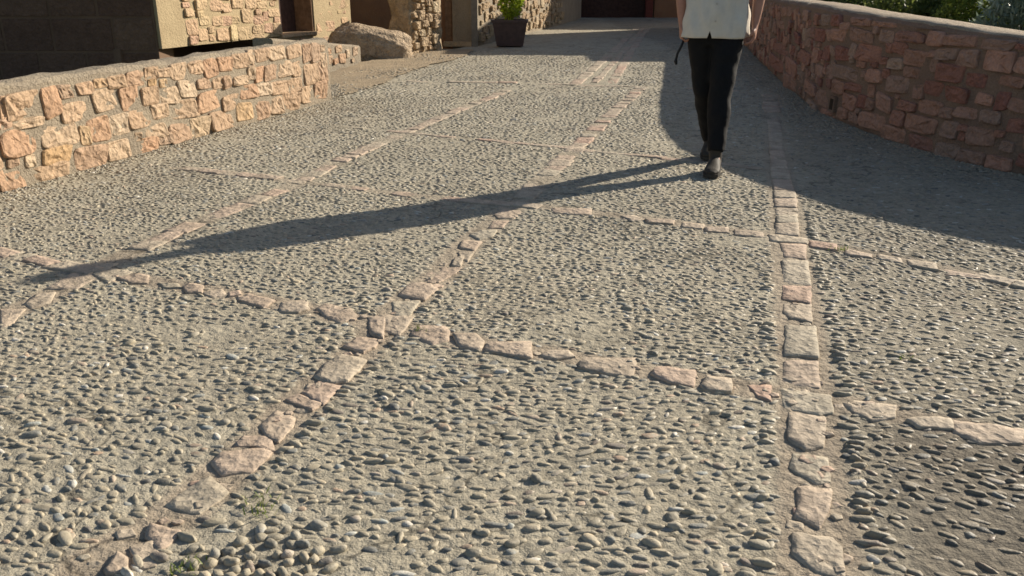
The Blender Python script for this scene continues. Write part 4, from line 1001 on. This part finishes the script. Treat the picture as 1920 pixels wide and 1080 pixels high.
def arm(side, sh, el, wr, grip):
    m.tube([sh, sh.lerp(el, .5), el, el.lerp(wr, .3), el.lerp(wr, .75), wr], [.050, .046, .039, .040, .030, (.026, .021)], 14, side=(0,1,0))
    d = (wr-el).normalized(); f = Vector((0, -1, 0)); f = (f-d*f.dot(d)).normalized(); inw = d.cross(f)*(1 if side < 0 else -1)
    if inw.x*side > 0: inw = -inw
    kn = wr+d*.090
    m.tube([wr-d*.01, wr+d*.03, wr+d*.065, kn], [(.026,.020),(.037,.017),(.041,.016),(.039,.013)], 14, side=f)
    for i, (o, L) in enumerate(((.029,.072),(.010,.080),(-.010,.075),(-.028,.060))):
        b = kn+f*o-d*.006; c1 = .35+.5*grip; c2 = c1+.6+.5*grip; c3 = c2+.5
        p1 = b+(d*math.cos(c1)+inw*math.sin(c1))*L*.45; p2 = p1+(d*math.cos(c2)+inw*math.sin(c2))*L*.32; p3 = p2+(d*math.cos(c3)+inw*math.sin(c3))*L*.23
        m.tube([b, p1, p2, p3], [.0098,.0092,.0085,.0068], 8)
    tb = wr+d*.022+f*.028; t1 = tb+(d*.75+f*.55+inw*.3).normalized()*.036; t2 = t1+(d*.9+f*.12+inw*.45).normalized()*.032
    m.tube([tb-f*.012, t1, t2], [.0145,.0115,.0085], 8)
    return kn, d, f, inw
kR = arm(-1, Vector((-.185,.01,1.45)), Vector((-.232,.045,1.17)), Vector((-.215,.01,.925)), .9)
kL = arm(1, Vector((.19,.01,1.45)), Vector((.268,.03,1.17)), Vector((.252,-.03,.925)), .25)
for sx in (-1, 1): m.ball((.005+sx*.165, .008, 1.45), (.06,.058,.055), 12, 8)
for a, d in ((La, Vector((-.03,-1,0)).normalized()), (Ra, Vector((-.03,-1,-.1)).normalized())):
    m.tube([a+Vector((0,0,-.0)), a+d*.05+Vector((0,0,-.045)), a+d*.13+Vector((0,0,-.062))], [.036,.036,.026], 10)
body = m.build("body", M['skin'], person, True); remesh(body, .0058, 3)
# trousers
m = MB()
for h, k, a in ((Lh, Lk, La), (Rh, Rk, Ra)):
    e = a+(k-a).normalized()*(.035 if a is La else -.025)
    m.tube([h+Vector((0,0,.03)), h.lerp(k,.30), h.lerp(k,.62), k, k.lerp(e,.35), k.lerp(e,.75), e], [(.098,.108),(.098,.106),(.088,.092),(.080,.084),(.074,.080),(.062,.070),(.056,.068)], 20, side=(1,0,0))
m.tube([(.01,0,.80),(.01,0,.90),(.01,0,1.0)], [(.158,.112),(.168,.116),(.150,.105)], 22, side=(1,0,0))
tr = m.build("trousers", M['trousers'], person, True); remesh(tr, .011, 6)
tx = bpy.data.textures.new("folds", 'CLOUDS'); tx.noise_scale = .15; tx.noise_depth = 2
dm = tr.modifiers.new("folds", 'DISPLACE'); dm.texture = tx; dm.strength = .024; dm.mid_level = .5; dm.texture_coords = 'LOCAL'
# shirt: a hanging shell with an open front hem and folds
nt_, nz_ = 96, 44; v = []; f = []
def shirt_r(z):
    return (float(np.interp(z, [.84,.95,1.1,1.3,1.44,1.50], [.210,.206,.194,.194,.20,.125])), float(np.interp(z, [.84,.95,1.1,1.3,1.44,1.50], [.160,.152,.138,.138,.125,.085])))
for j in range(nz_+1):
    for i in range(nt_):
        th = 2*math.pi*i/nt_; fr = math.cos(th+math.pi/2)            # 1 at the viewer's side
        ang = (th+math.pi/2+math.pi)%(2*math.pi)-math.pi
        notch = .045*math.exp(-((ang+.13)/.022)**2)
        hem = .846+.012*(1-abs(fr))+.004*math.sin(3*th+.5)+notch
        z = hem+(1.50-hem)*(j/nz_)
        rx, ry = shirt_r(z)
        low = max(0, 1-(z-.85)/.5)
        fold = .008*low*math.sin(7*th+2.2*math.sin(z*9)+1.5*math.sin(th*2))+.018*noise.noise(Vector((math.cos(th)*2.6, math.sin(th)*2.6, z*7+1.5*math.cos(th))))+.009*noise.noise(Vector((math.cos(th)*8, math.sin(th)*8, z*11)))
        plk = .004 if abs(ang+.02) < .09 and fr > .5 else 0
        e = .86; cx_, sx_ = math.cos(th), math.sin(th)
        v.append((.005+(rx+fold+plk)*abs(cx_)**e*math.copysign(1, cx_), (ry+fold+plk)*abs(sx_)**e*math.copysign(1, sx_), z))
for j in range(nz_):
    for i in range(nt_): f.append((j*nt_+i, j*nt_+(i+1)%nt_, (j+1)*nt_+(i+1)%nt_, (j+1)*nt_+i))
mb = MB(); mb.add(v, f)
for sh, el in ((Vector((-.165,.01,1.45)), Vector((-.236,.04,1.20))), (Vector((.17,.01,1.45)), Vector((.268,.03,1.20)))):
    mb.tube([sh+(sh-el)*.1, sh.lerp(el,.3), sh.lerp(el,.7), el], [.068,.070,.066,.070], 18, caps=False)
mb.tube([(.005,.008,1.49),(.005,.004,1.535)], [(.088,.075),(.072,.066)], 20, side=(1,0,0), caps=False)
shirt = mb.build("shirt", M['shirt'], person, True)
so = shirt.modifiers.new("cloth", 'SOLIDIFY'); so.thickness = .003
for z in (.955, 1.06, 1.165, 1.27, 1.375):
    rx, ry = shirt_r(z); mb = MB(); mb.tube([(.0, -ry-.010, z), (.0, -ry-.016, z)], [.0062, .0062], 10, side=(1,0,0)); mb.build("button", M['button'], shirt)
# shoes
def shoe(a, d, lift, name="shoe", k=1.12):
    d = d.normalized(); s = Vector((-d.y, d.x, 0)).normalized()*-1; u = s.cross(d).normalized()
    if u.z < 0: u = -u
    base = Vector((a.x, a.y, 0))+Vector((0, 0, lift))
    def sec(t, w, h, zc): return (base+d*t*k+u*zc, (w*k, h))
    S_ = [sec(-.085,.020,.025,.045), sec(-.07,.033,.042,.050), sec(-.03,.036,.052,.058), sec(.03,.037,.048,.052), sec(.08,.040,.038,.044), sec(.13,.046,.028,.036), sec(.175,.042,.022,.031), sec(.205,.024,.014,.026)]
    mb = MB(); mb.tube([q[0] for q in S_], [q[1] for q in S_], 18, side=s)
    mb.tube([base-d*.01+u*.06, base-d*.01+u*.12, base-d*.005+u*.19], [(.040,.050),(.043,.050),(.046,.052)], 16, side=s)
    o = mb.build(name, M['shoe'], person, True); remesh(o, .005, 3)
    out = [(-.095,.018),(-.075,.034),(-.02,.038),(.04,.039),(.10,.046),(.15,.049),(.19,.040),(.214,.018)]
    poly = [base+d*t*k+s*w*k for t, w in out]+[base+d*t*k-s*w*k for t, w in out[::-1]]; n = len(poly)
    mb = MB(); mb.add([p+u*.0 for p in poly]+[p+u*.022 for p in poly], [tuple(range(n)), tuple(range(2*n-1, n-1, -1))]+[(i, n+i, n+(i+1)%n, (i+1)%n) for i in range(n)])
    mb.build("sole", M['sole'], o)
    mb = MB()
    for k in range(4):
        t = .02+.022*k; mb.tube([base+d*t+s*.022+u*(.100-.010*k), base+d*(t+.004)+u*(.106-.011*k), base+d*t-s*.022+u*(.100-.010*k)], [.003]*3, 6)
    mb.build("laces", M['strap'], o)
shoe(Vector((La.x, La.y, 0)), Vector((-.10,-1,0)), .012)
shoe(Vector((Ra.x, Ra.y+.01, 0)), Vector((-.06,-1,-.16)), .052)
# hair and eyes
mb = MB(); mb.ball((.005,.008,1.752), (.085,.102,.104), 20, 12)
mb.v = [(x, y, z if z > 1.70 or y > .02 else 1.70) for x, y, z in mb.v]
mb.v = [(x, max(y, -.070) if z < 1.80 else y, z) for x, y, z in mb.v]
mb.build("hair", M['hair'], person, True)
for sx in (-1, 1):
    mb = MB(); mb.ball((.005+sx*.031, -.083, 1.742), .0125, 10, 8); mb.build("eye", M['eye'], person, True)
# strap held in the hand
kn, d, fwd, inw = kR
st = empty("wrist_strap", PERSON+Matrix.Rotation(-.22, 3, 'Z') @ (kn+d*.03))
tag(st, "short black strap hanging from the walking person's hand", "strap")
mb = MB(); mb.tube([(.012,-.01,.03), (-.006,-.016,-.02), (-.028,-.018,-.065), (-.034,-.018,-.10)], [(.008,.012)]*4, 10, side=(1,0,0)); mb.build("band", M['strap'], st, True)
mb = MB(); mb.tube([(-.034,-.018,-.095), (-.036,-.018,-.115), (-.031,-.018,-.135)], [(.008,.013),(.012,.015),(.008,.012)], 12, side=(1,0,0)); mb.build("clasp", M['strap'], st, True)

# ------------------------------------------------------------------ tufts of weed in the joints
V = []; F = []; S = []
rr = random.Random(4)
for cx_, cy_, n in ((-.71, 1.53, 40), (-.60, 1.74, 26), (-.63, 1.80, 18), (1.55, 3.86, 30), (-.33, 2.88, 14), (1.33, 2.62, 16)):
    for k in range(n):
        a = rr.uniform(0, 6.28); x = cx_+rr.gauss(0, .018); y = cy_+rr.gauss(0, .014); L = rr.uniform(.012, .032); w = .0016
        d = Vector((math.cos(a)*.6, math.sin(a)*.6, .8)).normalized(); sd = Vector((-math.sin(a), math.cos(a), 0))
        b = len(V); p = Vector((x, y, 0))
        V += [p-sd*w, p+sd*w, p+d*L*.6+sd*w*.8, p+d*L*.6-sd*w*.8, p+d*L+Vector((0, 0, -.004))]; F += [(b, b+1, b+2, b+3), (b+3, b+2, b+4)]; S += [rr.random()]*5
w_ = obj("weeds", V, F, M['leaf_bright'])
at_ = w_.data.attributes.new("shade", 'FLOAT', 'POINT'); at_.data.foreach_set("value", np.array(S, dtype=np.float32))
tag(w_, "tiny yellow-green weed tufts in the joints of the pavement", "weeds", kind="stuff")
